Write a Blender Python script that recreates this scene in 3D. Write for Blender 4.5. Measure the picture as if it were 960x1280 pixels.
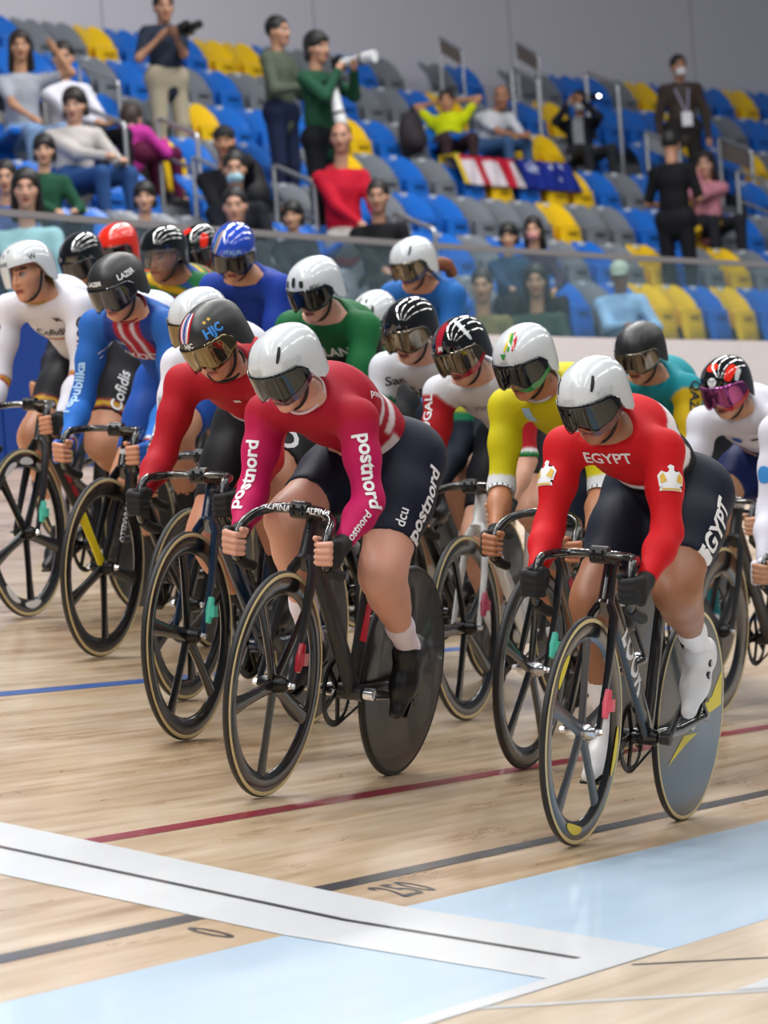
import bpy, bmesh, math, random
import numpy as np
from mathutils import Vector, Matrix
from mathutils.bvhtree import BVHTree

for o in list(bpy.data.objects):
    bpy.data.objects.remove(o, do_unlink=True)
SC = bpy.context.scene
COL = SC.collection
rnd = random.Random(7)

# ------------------------------------------------------------------ camera
# world: x along the track (riders come towards -x), y outwards across the track, z up
FPX = 5002.82
CAM = np.array([-8.9305, -4.0262, 0.7249])
_pitch, _roll, _yaw = 0.0270007, -0.0693951, 0.4069425
_fw = np.array([math.cos(_yaw)*math.cos(_pitch), math.sin(_yaw)*math.cos(_pitch), math.sin(_pitch)])
_rt = np.array([math.sin(_yaw), -math.cos(_yaw), 0.0])
_up = np.cross(_rt, _fw)
_r2 = _rt*math.cos(_roll) + _up*math.sin(_roll)
_u2 = -_rt*math.sin(_roll) + _up*math.cos(_roll)
cd = bpy.data.cameras.new('camera')
cam = bpy.data.objects.new('camera', cd); COL.objects.link(cam)
M = Matrix.Identity(4)
for i in range(3):
    M[i][0] = _r2[i]; M[i][1] = _u2[i]; M[i][2] = -_fw[i]; M[i][3] = CAM[i]
cam.matrix_world = M
cd.sensor_fit = 'HORIZONTAL'; cd.sensor_width = 24.0; cd.lens = FPX/960*24
cd.clip_end = 300
cd.dof.use_dof = True; cd.dof.focus_distance = 11.9; cd.dof.aperture_fstop = 5.0
SC.camera = cam

def ray(x, y): return _fw + _r2*(x-480)/FPX - _u2*(y-640)/FPX
def atdepth(x, y, Z): return CAM + ray(x, y)*Z
def proj(P):
    d = np.asarray(P, float)-CAM; z = d@_fw
    return 480+FPX*(d@_r2)/z, 640-FPX*(d@_u2)/z, FPX/z

# ------------------------------------------------------------------ world, lamps, exposure
SC.view_settings.view_transform = 'Standard'; SC.view_settings.look = 'None'
SC.view_settings.exposure = 0.0; SC.view_settings.gamma = 1.0
SC.view_settings.use_curve_mapping = False
wd = bpy.data.worlds.new('hall_air'); SC.world = wd; wd.use_nodes = True
wd.node_tree.nodes['Background'].inputs[0].default_value = (0.80, 0.88, 1.0, 1)
wd.node_tree.nodes['Background'].inputs[1].default_value = 0.14
def area(name, loc, sx, sy, power, col, rot=(0, 0, 0)):
    l = bpy.data.lights.new(name, 'AREA'); l.shape = 'RECTANGLE'; l.size = sx; l.size_y = sy
    l.energy = power; l.color = col
    o = bpy.data.objects.new(name, l); COL.objects.link(o); o.location = loc; o.rotation_euler = rot
    return o
# rows of narrow LED floodlights hung under the hall roof, following the track
for row, (ly, lz, pw) in enumerate(((-6.5, 9.5, 1.25), (-1.5, 10.5, 1.5), (3.0, 11.0, 1.3), (7.0, 12.0, 4.2))):
    for i in range(5):
        area('roof_floodlight', (-12.4+i*8.4, ly, lz), 6.6, .32, 174*pw, (1.0, .985, .96))

# ------------------------------------------------------------------ helpers
def s2l(c):
    if isinstance(c, str):
        c = c.lstrip('#'); c = [int(c[i:i+2], 16)/255 for i in (0, 2, 4)]
    return tuple((x/12.92 if x <= .04045 else ((x+.055)/1.055)**2.4) for x in c[:3])
def tag(o, label=None, cat=None, group=None, kind=None):
    if label: o['label'] = label
    if cat: o['category'] = cat
    if group: o['group'] = group
    if kind: o['kind'] = kind
    return o
MATS = {}
def mat(name, col, rough=.5, metal=0.0, coat=0.0, spec=.5, sheen=0.0, alpha=None, emit=None, trans=0.0, bump=None, noise=None):
    if name in MATS: return MATS[name]
    m = bpy.data.materials.new(name); m.use_nodes = True
    nt = m.node_tree; b = nt.nodes['Principled BSDF']
    c = s2l(col)
    b.inputs['Base Color'].default_value = (*c, 1)
    b.inputs['Roughness'].default_value = rough; b.inputs['Metallic'].default_value = metal
    b.inputs['Coat Weight'].default_value = coat; b.inputs['Coat Roughness'].default_value = .04
    b.inputs['Specular IOR Level'].default_value = spec
    b.inputs['Sheen Weight'].default_value = sheen
    if alpha is not None: b.inputs['Alpha'].default_value = alpha
    if trans: b.inputs['Transmission Weight'].default_value = trans
    if emit:
        b.inputs['Emission Color'].default_value = (*s2l(emit[0]), 1); b.inputs['Emission Strength'].default_value = emit[1]
    if noise:
        sc, amt = noise
        t = nt.nodes.new('ShaderNodeTexNoise'); t.inputs['Scale'].default_value = sc; t.inputs['Detail'].default_value = 4
        co = nt.nodes.new('ShaderNodeTexCoord'); nt.links.new(co.outputs['Object'], t.inputs['Vector'])
        mx = nt.nodes.new('ShaderNodeMix'); mx.data_type = 'RGBA'; mx.blend_type = 'MULTIPLY'; mx.inputs[0].default_value = 1
        rp = nt.nodes.new('ShaderNodeMapRange'); rp.inputs['To Min'].default_value = 1-amt; rp.inputs['To Max'].default_value = 1+amt
        nt.links.new(t.outputs['Fac'], rp.inputs['Value'])
        mx.inputs[6].default_value = (*c, 1); nt.links.new(rp.outputs[0], mx.inputs[7]); nt.links.new(mx.outputs[2], b.inputs['Base Color'])
    if bump:
        sc, st = bump
        t = nt.nodes.new('ShaderNodeTexNoise'); t.inputs['Scale'].default_value = sc
        co = nt.nodes.new('ShaderNodeTexCoord'); nt.links.new(co.outputs['Object'], t.inputs['Vector'])
        bp = nt.nodes.new('ShaderNodeBump'); bp.inputs['Strength'].default_value = st; bp.inputs['Distance'].default_value = .004
        nt.links.new(t.outputs['Fac'], bp.inputs['Height']); nt.links.new(bp.outputs['Normal'], b.inputs['Normal'])
    MATS[name] = m
    return m
def attr_mat(name, rough=.6, coat=0.0, sheen=0.0, sss=0.0, bump=None, spec=.5):
    if name in MATS: return MATS[name]
    m = mat(name, '#808080', rough, 0, coat, spec, sheen, bump=bump)
    nt = m.node_tree; b = nt.nodes['Principled BSDF']
    a = nt.nodes.new('ShaderNodeAttribute'); a.attribute_name = 'col'
    nt.links.new(a.outputs['Color'], b.inputs['Base Color'])
    if sss:
        b.inputs['Subsurface Weight'].default_value = sss
        b.inputs['Subsurface Radius'].default_value = (.012, .005, .003); b.inputs['Subsurface Scale'].default_value = .5
    return m
def link(name, me, m=None, parent=None, smooth=True):
    if me.name.startswith('tmp'): me.name = name
    o = bpy.data.objects.new(name, me); COL.objects.link(o)
    if m is not None:
        for mm in (m if isinstance(m, (list, tuple)) else [m]): me.materials.append(mm)
    if smooth and len(me.polygons): me.polygons.foreach_set('use_smooth', [True]*len(me.polygons))
    if parent is not None: o.parent = parent
    return o
def inst(name, me, parent=None, m=None):
    """object sharing mesh data, with its own material slot override"""
    o = bpy.data.objects.new(name, me); COL.objects.link(o)
    if parent is not None: o.parent = parent
    if m is not None:
        ms = m if isinstance(m, (list, tuple)) else [m]
        for i, mm in enumerate(ms):
            if i < len(o.material_slots):
                o.material_slots[i].link = 'OBJECT'; o.material_slots[i].material = mm
    return o
def empty(name, loc=(0, 0, 0)):
    o = bpy.data.objects.new(name, None); COL.objects.link(o); o.location = loc; o.empty_display_size = .1
    return o
def np_mesh(name, V, F, col=None):
    """V (n,3), F (m,4) or (m,3) ints"""
    V = np.asarray(V, np.float32); F = np.asarray(F, np.int32)
    me = bpy.data.meshes.new(name)
    n = F.shape[1]
    me.vertices.add(len(V)); me.vertices.foreach_set('co', V.ravel())
    me.loops.add(F.size); me.loops.foreach_set('vertex_index', F.ravel())
    me.polygons.add(len(F)); me.polygons.foreach_set('loop_start', np.arange(0, F.size, n, dtype=np.int32))
    me.update(calc_edges=True)
    if col is not None:
        a = me.color_attributes.new('col', 'FLOAT_COLOR', 'POINT')
        c4 = np.ones((len(V), 4), np.float32); c4[:, :3] = col
        a.data.foreach_set('color', c4.ravel())
    return me
class MB:
    """collects simple shapes into one mesh"""
    def __init__(s): s.v = []; s.f = []; s.mi = []; s.cur = 0
    def add(s, vs, fs):
        b = len(s.v); s.v += [tuple(v) for v in vs]; s.f += [tuple(b+i for i in f) for f in fs]; s.mi += [s.cur]*len(fs)
    def box(s, lo, hi, R=None, o=(0, 0, 0), bev=0):
        x0, y0, z0 = lo; x1, y1, z1 = hi
        vs = [(x, y, z) for x in (x0, x1) for y in (y0, y1) for z in (z0, z1)]
        if R is not None: vs = [tuple(Vector(o)+R @ Vector(v)) for v in vs]
        else: vs = [(v[0]+o[0], v[1]+o[1], v[2]+o[2]) for v in vs]
        s.add(vs, [(0, 1, 3, 2), (4, 6, 7, 5), (0, 4, 5, 1), (2, 3, 7, 6), (0, 2, 6, 4), (1, 5, 7, 3)])
    def loft(s, rings, closed=False, cap=True):
        n = len(rings[0]); b = len(s.v)
        for r in rings: s.v += [tuple(p) for p in r]
        m = len(rings)
        for i in range(m if closed else m-1):
            j = (i+1) % m
            for k in range(n):
                l = (k+1) % n
                s.f.append((b+i*n+k, b+i*n+l, b+j*n+l, b+j*n+k)); s.mi.append(s.cur)
        if cap and not closed:
            s.f.append(tuple(b+k for k in range(n))[::-1]); s.f.append(tuple(b+(m-1)*n+k for k in range(n))); s.mi += [s.cur]*2
    def tube(s, pts, r, n=10, closed=False, flat=None, cap=True):
        """swept tube; r scalar or list; flat=(dir, factor): section widened along dir"""
        pts = [Vector(p) for p in pts]; m = len(pts)
        rs = r if isinstance(r, (list, tuple)) else [r]*m
        rings = []; prev = None
        for i, p in enumerate(pts):
            a = pts[(i-1) % m] if (closed or i > 0) else p
            c = pts[(i+1) % m] if (closed or i < m-1) else p
            t = (c-a).normalized()
            if flat is not None: ref = Vector(flat[0]) - t*t.dot(Vector(flat[0])); ref.normalize()
            elif prev is None:
                ref = Vector((0, 0, 1)) if abs(t.z) < .9 else Vector((1, 0, 0))
                ref = (ref - t*t.dot(ref)).normalized()
            else: ref = (prev - t*t.dot(prev)).normalized()
            prev = ref
            q = t.cross(ref)
            fx = 1
            if flat is not None: fx = flat[1][i] if isinstance(flat[1], (list, tuple)) else flat[1]
            rings.append([p+ref*(rs[i]*fx*math.cos(2*math.pi*k/n))+q*(rs[i]*math.sin(2*math.pi*k/n)) for k in range(n)])
        s.loft(rings, closed, cap)
    def lathe(s, prof, n=48, axis='y', c=(0, 0, 0), closed=False):
        """prof: list of (radius, axial); revolve about axis through c"""
        rings = []
        for k in range(n):
            a = 2*math.pi*k/n; ca, sa = math.cos(a), math.sin(a)
            ring = []
            for r, h in prof:
                p = {'y': (r*ca, h, r*sa), 'z': (r*ca, r*sa, h), 'x': (h, r*ca, r*sa)}[axis]
                ring.append((p[0]+c[0], p[1]+c[1], p[2]+c[2]))
            rings.append(ring)
        m = len(prof); b = len(s.v)
        for r in rings: s.v += r
        for k in range(n):
            l = (k+1) % n
            for i in range(m if closed else m-1):
                j = (i+1) % m
                s.f.append((b+k*m+i, b+k*m+j, b+l*m+j, b+l*m+i)); s.mi.append(s.cur)
    def ball(s, c, r, nu=14, nv=8, R=None):
        rx, ry, rz = r if isinstance(r, (list, tuple)) else (r, r, r)
        rings = []
        for i in range(1, nv):
            t = math.pi*i/nv
            ring = [Vector((rx*math.sin(t)*math.cos(2*math.pi*k/nu), ry*math.sin(t)*math.sin(2*math.pi*k/nu), -rz*math.cos(t))) for k in range(nu)]
            rings.append([Vector(c)+(R @ p if R is not None else p) for p in ring])
        s.loft(rings)
    def mesh(s, name='tmp'):
        me = bpy.data.meshes.new(name); me.from_pydata(s.v, [], s.f)
        if any(s.mi): me.polygons.foreach_set('material_index', s.mi)
        bm = bmesh.new(); bm.from_mesh(me); bmesh.ops.recalc_face_normals(bm, faces=bm.faces); bm.to_mesh(me); bm.free()
        me.update(); return me
    def obj(s, name, m=None, parent=None, smooth=False, auto=None):
        o = link(name, s.mesh(), m, parent, smooth or auto is not None)
        if auto is not None: sharp(o.data, auto)
        return o
def sharp(me, deg=35):
    """smooth shading with edges sharper than deg kept crisp"""
    bm = bmesh.new(); bm.from_mesh(me)
    for e in bm.edges: e.smooth = not (len(e.link_faces) == 2 and e.calc_face_angle(0) > math.radians(deg))
    for f in bm.faces: f.smooth = True
    bm.to_mesh(me); bm.free()
def bez(pts, n=8):
    """catmull-rom through pts"""
    P = [np.array(p, float) for p in pts]; out = []
    for i in range(len(P)-1):
        p0 = P[max(i-1, 0)]; p1 = P[i]; p2 = P[i+1]; p3 = P[min(i+2, len(P)-1)]
        for k in range(n):
            t = k/n
            out.append(tuple(.5*((2*p1)+(-p0+p2)*t+(2*p0-5*p1+4*p2-p3)*t*t+(-p0+3*p1-3*p2+p3)*t**3)))
    out.append(tuple(P[-1])); return out

# ------------------------------------------------------------------ signed-distance modelling for bodies and cloth
class Cap:
    """tapered capsule a(ra)->b(rb), optional flattening (dir, factor<1 thin along dir)"""
    __slots__ = ('a', 'b', 'ra', 'rb', 'n', 's', 'k', 'lab', 'neg')
    def __init__(s, a, b, ra, rb=None, n=None, s_=1.0, k=.02, lab=0, neg=False):
        s.a = np.array(a, float); s.b = np.array(b, float); s.ra = ra; s.rb = ra if rb is None else rb
        s.n = None if n is None else np.array(n, float)/np.linalg.norm(n); s.s = s_; s.k = k; s.lab = lab; s.neg = neg
    def d(s, P):
        ab = s.b-s.a; L = ab@ab
        o = P-s.a
        t = np.clip(o@ab/L, 0, 1) if L > 1e-12 else np.zeros(len(P))
        q = o-t[:, None]*ab
        r = s.ra+t*(s.rb-s.ra)
        if s.n is not None:
            c = q@s.n; qq = np.sqrt(np.maximum((q*q).sum(1)-c*c+(c/s.s)**2, 1e-12))
            # keep the field roughly metric along the thin direction
            g = np.sqrt(np.maximum((q*q).sum(1)-c*c+(c/s.s**2)**2, 1e-12))/qq
            return (qq-r)/np.maximum(g, 1)
        return np.sqrt((q*q).sum(1))-r
    def bb(s): m = max(s.ra, s.rb); return np.minimum(s.a, s.b)-m, np.maximum(s.a, s.b)+m
class Ell:
    __slots__ = ('c', 'R', 'r', 'k', 'lab', 'neg')
    def __init__(s, c, r, R=None, k=.02, lab=0, neg=False):
        s.c = np.array(c, float); s.r = np.array(r, float); s.R = None if R is None else np.array(R, float); s.k = k; s.lab = lab; s.neg = neg
    def d(s, P):
        q = P-s.c
        if s.R is not None: q = q@s.R
        k0 = np.sqrt(((q/s.r)**2).sum(1)); k1 = np.sqrt(((q/s.r**2)**2).sum(1))+1e-9
        return k0*(k0-1)/k1
    def bb(s): m = s.r.max(); return s.c-m, s.c+m
class Cut:
    """keep the side where (p-o).n < 0, limited to a ball of radius rad about o"""
    def __init__(s, o, n, rad): s.o = np.array(o, float); s.n = np.array(n, float)/np.linalg.norm(n); s.rad = rad
def sdf_eval(prims, P, cuts=()):
    d = None
    for p in prims:
        e = p.d(P)
        if d is None: d = e; continue
        k = p.k
        if p.neg:
            e = -e; h = np.clip(.5-.5*(d-e)/k, 0, 1) if k > 0 else None
            d = np.maximum(d, e) if k <= 0 else d*(1-h)+e*h+k*h*(1-h)
        elif k <= 0: d = np.minimum(d, e)
        else:
            h = np.maximum(k-np.abs(d-e), 0)/k
            d = np.minimum(d, e)-h*h*k*.25
    for c in cuts:
        q = P-c.o; pl = q@c.n; near = (q*q).sum(1) < c.rad**2
        d = np.where(near & (pl > -.03), np.maximum(d, pl), d)
    return d
def sdf_labels(prims, P):
    D = np.stack([p.d(P) if not p.neg else np.full(len(P), 9.) for p in prims]); i = D.argmin(0)
    return np.array([p.lab for p in prims])[i]
def sdf_surface(prims, h, cuts=(), pad=.02):
    lo = np.min([p.bb()[0] for p in prims if not p.neg], 0)-pad; hi = np.max([p.bb()[1] for p in prims if not p.neg], 0)+pad
    B = 4
    nb = np.ceil((hi-lo)/(h*B)).astype(int)+1
    n = nb*B+1
    # coarse pass
    cc = np.stack(np.meshgrid(*[np.arange(m) for m in nb], indexing='ij'), -1).reshape(-1, 3)
    dc = sdf_eval(prims, lo+(cc+.5)*h*B, cuts)
    near = np.abs(dc) < h*B*1.35
    D = np.where(dc < 0, -1., 1.).reshape(nb)
    D = np.repeat(np.repeat(np.repeat(D, B, 0), B, 1), B, 2)
    full = np.ones(n, np.float32); full[:-1, :-1, :-1] = D
    act = cc[near]*B
    off = np.stack(np.meshgrid(*[np.arange(B+1)]*3, indexing='ij'), -1).reshape(-1, 3)
    idx = (act[:, None, :]+off[None]).reshape(-1, 3)
    lin = np.unique(np.ravel_multi_index(idx.T, n))
    ii = np.stack(np.unravel_index(lin, n), -1)
    full.reshape(-1)[lin] = sdf_eval(prims, lo+ii*h, cuts)
    ins = full < 0
    # surface nets
    c = ins[:-1, :-1, :-1].astype(np.int8)
    s = np.zeros_like(c)
    for dx in (0, 1):
        for dy in (0, 1):
            for dz in (0, 1):
                s += ins[dx:n[0]-1+dx, dy:n[1]-1+dy, dz:n[2]-1+dz]
    actc = np.argwhere((s > 0) & (s < 8))
    vid = -np.ones(np.array(n)-1, np.int64); vid[tuple(actc.T)] = np.arange(len(actc))
    corner = np.array([(x, y, z) for x in (0, 1) for y in (0, 1) for z in (0, 1)])
    cv = np.stack([full[tuple((actc+k).T)] for k in corner], 1)
    acc = np.zeros((len(actc), 3)); cnt = np.zeros(len(actc))
    for a in range(8):
        for b in range(a+1, 8):
            if np.abs(corner[a]-corner[b]).sum() != 1: continue
            va, vb = cv[:, a], cv[:, b]; m = (va < 0) != (vb < 0)
            t = np.where(m, va/np.where(m, va-vb, 1), 0)
            acc += np.where(m[:, None], corner[a]+t[:, None]*(corner[b]-corner[a]), 0); cnt += m
    V = lo+(actc+acc/np.maximum(cnt, 1)[:, None])*h
    F = []
    for ax in range(3):
        o1, o2 = [(1, 2), (2, 0), (0, 1)][ax]
        sl0 = [slice(None)]*3; sl1 = [slice(None)]*3; sl0[ax] = slice(0, -1); sl1[ax] = slice(1, None)
        A = ins[tuple(sl0)]; Bm = ins[tuple(sl1)]
        e = np.argwhere(A != Bm)
        e = e[(e[:, o1] > 0) & (e[:, o2] > 0) & (e[:, o1] < n[o1]-1) & (e[:, o2] < n[o2]-1)]
        if not len(e): continue
        fl = A[tuple(e.T)]
        q = []
        for d1, d2 in ((-1, -1), (0, -1), (0, 0), (-1, 0)):
            k = e.copy(); k[:, o1] += d1; k[:, o2] += d2; q.append(vid[tuple(k.T)])
        q = np.stack(q, 1)
        q = np.where(fl[:, None], q, q[:, ::-1]); F.append(q)
    F = np.concatenate(F); F = F[(F >= 0).all(1)]
    return V.astype(np.float32), F
def relax(V, F, it=1, lam=.5):
    for _ in range(it):
        acc = np.zeros_like(V); cnt = np.zeros(len(V))
        for i in range(4):
            np.add.at(acc, F[:, i], V[F[:, (i+1) % 4]]); np.add.at(cnt, F[:, i], 1)
            np.add.at(acc, F[:, i], V[F[:, i-1]]); np.add.at(cnt, F[:, i], 1)
        V = V*(1-lam)+lam*acc/np.maximum(cnt, 1)[:, None]
    return V
def vnorm(a): a = np.asarray(a, float); return a/(np.linalg.norm(a)+1e-12)
def ik(a, b, l1, l2, pole):
    """middle joint between a and b for bone lengths l1, l2, bent towards pole direction"""
    a = np.asarray(a, float); b = np.asarray(b, float); d = b-a; L = np.linalg.norm(d)
    if L > (l1+l2)*.995: s = L/((l1+l2)*.995); l1 *= s; l2 *= s
    u = d/L; x = (l1*l1-l2*l2+L*L)/(2*L); h = math.sqrt(max(l1*l1-x*x, 0))
    p = np.asarray(pole, float); p = p-u*(p@u); p = vnorm(p)
    return a+u*x+p*h

# ------------------------------------------------------------------ lettering wrapped on a surface
_txt = {}
def text_geo(body, bold=.0, shear=0.0, seg=.12):
    key = (body, bold, shear, seg)
    if key in _txt: return _txt[key]
    cu = bpy.data.curves.new('tmp_text', 'FONT'); cu.body = body; cu.size = 1.0; cu.align_x = 'CENTER'; cu.align_y = 'CENTER'
    cu.offset = bold; cu.shear = shear; cu.resolution_u = 3; cu.fill_mode = 'FRONT'
    o = bpy.data.objects.new('tmp_text', cu); COL.objects.link(o)
    dg = bpy.context.evaluated_depsgraph_get()
    me = o.evaluated_get(dg).to_mesh()
    bm = bmesh.new(); bm.from_mesh(me); o.evaluated_get(dg).to_mesh_clear()
    bpy.data.objects.remove(o); bpy.data.curves.remove(cu)
    bmesh.ops.remove_doubles(bm, verts=bm.verts, dist=1e-4)
    bmesh.ops.triangulate(bm, faces=bm.faces)
    for _ in range(3):
        es = [e for e in bm.edges if e.calc_length() > seg]
        if not es: break
        bmesh.ops.subdivide_edges(bm, edges=es, cuts=1); bmesh.ops.triangulate(bm, faces=bm.faces)
    bm.verts.ensure_lookup_table(); bm.verts.index_update()
    V = np.array([v.co[:2] for v in bm.verts]); F = [tuple(v.index for v in f.verts) for f in bm.faces]
    bm.free(); _txt[key] = (V, F); return V, F
def shape_geo(polys, seg=.12):
    """flat polygons in unit space -> subdivided triangles"""
    bm = bmesh.new()
    for poly in polys: bm.faces.new([bm.verts.new((x, y, 0)) for x, y in poly])
    bmesh.ops.triangulate(bm, faces=bm.faces)
    for _ in range(5):
        es = [e for e in bm.edges if e.calc_length() > seg]
        if not es: break
        bmesh.ops.subdivide_edges(bm, edges=es, cuts=1); bmesh.ops.triangulate(bm, faces=bm.faces)
    bm.verts.ensure_lookup_table(); bm.verts.index_update()
    V = np.array([v.co[:2] for v in bm.verts]); F = [tuple(v.index for v in f.verts) for f in bm.faces]
    bm.free(); return V, F
def bvh_of(V, F): return BVHTree.FromPolygons([tuple(map(float, v)) for v in V], [tuple(map(int, f)) for f in F])
def decal(name, geo, bvh, o, nrm, xdir, size, m, parent, lift=.0025, depth=.14):
    """project a flat shape on a surface: origin o, outward normal, text direction xdir"""
    V, F = geo
    n = Vector(vnorm(nrm)); x = Vector(xdir); x = (x-n*n.dot(x)).normalized(); y = n.cross(x)
    o = Vector(o); vs = []; ok = []
    for tx, ty in V:
        p = o+x*(tx*size)+y*(ty*size)+n*depth
        h = bvh.ray_cast(p, -n, depth*2)
        if h[0] is None: vs.append(o); ok.append(False)
        else:
            nn = h[1] if h[1].dot(n) > 0 else -h[1]
            vs.append(h[0]+nn*lift); ok.append(True)
    fs = []
    for f in F:
        if all(ok[i] for i in f):
            ml = max((vs[f[i]]-vs[f[i-1]]).length for i in range(3))
            if ml < size*.5+.02: fs.append(f)
    if not fs: return None
    me = bpy.data.meshes.new(name); me.from_pydata([tuple(v) for v in vs], [], fs)
    return link(name, me, m, parent)
# ================================================================== the setting
R0, S0 = 86.4, 4.0           # the straight runs into the bend at S0
def bank(s): return math.radians(13.0 + .115*max(0, s-S0))
def curve_xy(s, w):
    if s < S0: return s, w, 0.0
    th = (s-S0)/R0
    return S0+R0*math.sin(th)+math.sin(th)*(w-7), 7-R0*(1-math.cos(th))+math.cos(th)*(w-7), th
B_BLUE = math.radians(10.5)
def surf_z(s, w):
    if w >= 0: return w*math.tan(bank(s))
    if w > -.70: return w*math.tan(B_BLUE)
    return -.70*math.tan(B_BLUE)
def track(s, w, h=0.0):
    x, y, th = curve_xy(s, w)
    return (x, y, surf_z(s, w)+h)
def inv(x, y):
    if x < S0: return x, y
    cx, cy = S0, 7-R0
    th = math.atan2(x-cx, y-cy); return S0+R0*th, 7+math.hypot(x-cx, y-cy)-R0
def ground(x, y): return surf_z(*inv(x, y))

def wood_mat(name, c_dark, c_mid, c_light, rough=.28, tint=None):
    m = bpy.data.materials.new(name); m.use_nodes = True; nt = m.node_tree; N = nt.nodes; L = nt.links
    b = N['Principled BSDF']
    co = N.new('ShaderNodeTexCoord')
    def noise(scale, vec, detail=4, rough_=.6):
        mp = N.new('ShaderNodeMapping'); mp.inputs['Scale'].default_value = vec; L.new(co.outputs['Object'], mp.inputs['Vector'])
        t = N.new('ShaderNodeTexNoise'); t.inputs['Scale'].default_value = scale; t.inputs['Detail'].default_value = detail; t.inputs['Roughness'].default_value = rough_
        L.new(mp.outputs[0], t.inputs['Vector']); return t.outputs['Fac']
    a = noise(1.0, (.55, 24, 0), 2, .5)         # strips of timber
    c = noise(1.0, (1.3, 9, 0), 5, .62)         # streaks
    k = noise(1.0, (.45, 1.1, 0), 3, .55)       # broad patches
    ad = N.new('ShaderNodeMath'); ad.operation = 'ADD'; L.new(a, ad.inputs[0]); L.new(c, ad.inputs[1])
    ad2 = N.new('ShaderNodeMath'); ad2.operation = 'MULTIPLY_ADD'; L.new(k, ad2.inputs[0]); ad2.inputs[1].default_value = .9; L.new(ad.outputs[0], ad2.inputs[2])
    mr = N.new('ShaderNodeMapRange'); mr.inputs['From Min'].default_value = 1.05; mr.inputs['From Max'].default_value = 1.85; L.new(ad2.outputs[0], mr.inputs['Value'])
    cr = N.new('ShaderNodeValToRGB'); L.new(mr.outputs[0], cr.inputs[0])
    e = cr.color_ramp.elements; e[0].color = (*s2l(c_dark), 1); e[1].color = (*s2l(c_light), 1); e[1].position = 1
    q = e.new(.45); q.color = (*s2l(c_mid), 1)
    L.new(cr.outputs[0], b.inputs['Base Color'])
    rr = N.new('ShaderNodeMapRange'); rr.inputs['To Min'].default_value = rough-.08; rr.inputs['To Max'].default_value = rough+.12; L.new(c, rr.inputs['Value'])
    L.new(rr.outputs[0], b.inputs['Roughness'])
    b.inputs['Coat Weight'].default_value = .6; b.inputs['Coat Roughness'].default_value = .13
    bp = N.new('ShaderNodeBump'); bp.inputs['Strength'].default_value = .06; bp.inputs['Distance'].default_value = .01; L.new(c, bp.inputs['Height']); L.new(bp.outputs[0], b.inputs['Normal'])
    MATS[name] = m; return m
M_WOOD = wood_mat('track_timber', '#a5835f', '#ceb392', '#e4d2ba')
M_APRON = wood_mat('apron_timber', '#cdb699', '#dfcab0', '#e9d9c4', .35)
def paint_mat(name, col, var=.06, rough=.32):
    m = mat(name, col, rough, coat=.3); nt = m.node_tree; b = nt.nodes['Principled BSDF']
    co = nt.nodes.new('ShaderNodeTexCoord'); mp = nt.nodes.new('ShaderNodeMapping'); mp.inputs['Scale'].default_value = (1.2, 14, 0)
    t = nt.nodes.new('ShaderNodeTexNoise'); t.inputs['Scale'].default_value = 1; t.inputs['Detail'].default_value = 4
    nt.links.new(co.outputs['Object'], mp.inputs[0]); nt.links.new(mp.outputs[0], t.inputs['Vector'])
    mx = nt.nodes.new('ShaderNodeMix'); mx.data_type = 'RGBA'; mx.blend_type = 'MULTIPLY'; mx.inputs[0].default_value = 1
    rp = nt.nodes.new('ShaderNodeMapRange'); rp.inputs['To Min'].default_value = 1-var*2; rp.inputs['To Max'].default_value = 1+var
    nt.links.new(t.outputs['Fac'], rp.inputs['Value']); mx.inputs[6].default_value = (*s2l(col), 1); nt.links.new(rp.outputs[0], mx.inputs[7]); nt.links.new(mx.outputs[2], b.inputs['Base Color'])
    return m
M_LBLUE = paint_mat('pale_blue_paint', '#b9d2e8'); M_WHITE = paint_mat('white_line_paint', '#d6dadf', .03)
M_BLACK = paint_mat('black_line_paint', '#2a2d36', .05); M_RED = paint_mat('red_line_paint', '#8d1f35', .06); M_BLUE = paint_mat('blue_line_paint', '#2a5aa6', .06)

def strip_mesh(sl, wl, h):
    vs = [track(s, w, h) for s in sl for w in wl]; nw = len(wl)
    fs = [(i*nw+j, i*nw+j+1, (i+1)*nw+j+1, (i+1)*nw+j) for i in range(len(sl)-1) for j in range(nw-1)]
    me = bpy.data.meshes.new('tmp'); me.from_pydata(vs, [], [f[::-1] for f in fs]); return me
SL = [-8+i*.5 for i in range(110)]
o = link('floor', strip_mesh(SL, [0, .5, 1, 2, 3, 4, 5, 6, 7], 0), M_WOOD); tag(o, 'banked pine timber cycling track', kind='structure')
o = link('floor', strip_mesh(SL, [-.70, -.35, 0], 0), M_LBLUE); tag(o, 'pale blue painted band along the inside of the track', kind='structure')
ap = MB(); zA = surf_z(0, -.8)
ap.add([(-14, -9, zA-.0005), (46, -9, zA-.0005), (46, -.66, zA-.0005), (-14, -.66, zA-.0005)], [(0, 1, 2, 3)])
o = ap.obj('floor', M_APRON); tag(o, 'pale timber apron inside the blue band', kind='structure')
tn = [0]
def trim(sl, wl, m, label, h=.0012):
    tn[0] += 1
    o = link('trim_%d' % tn[0], strip_mesh(sl, wl, h), m); tag(o, label, kind='structure'); return o
SS = [-8+i*.5 for i in range(16)]; SR = [.36+i*.5 for i in range(70)]
for sl in ([s for s in SS if s < -.36]+[-.36], SR):
    trim(sl, [.20, .25], M_BLACK, 'black measurement line painted on the track')
trim([0.36+i*.5 for i in range(70)], [.85, .90], M_RED, 'dark red sprint line painted on the track')
trim(SL, [2.43, 2.49], M_BLUE, 'blue line painted along the middle of the track')
trim([-.36, -.02], [-.70, 0, .5, 1, 2, 4, 7], M_WHITE, 'white finish band, half before its black line', .0016)
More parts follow.
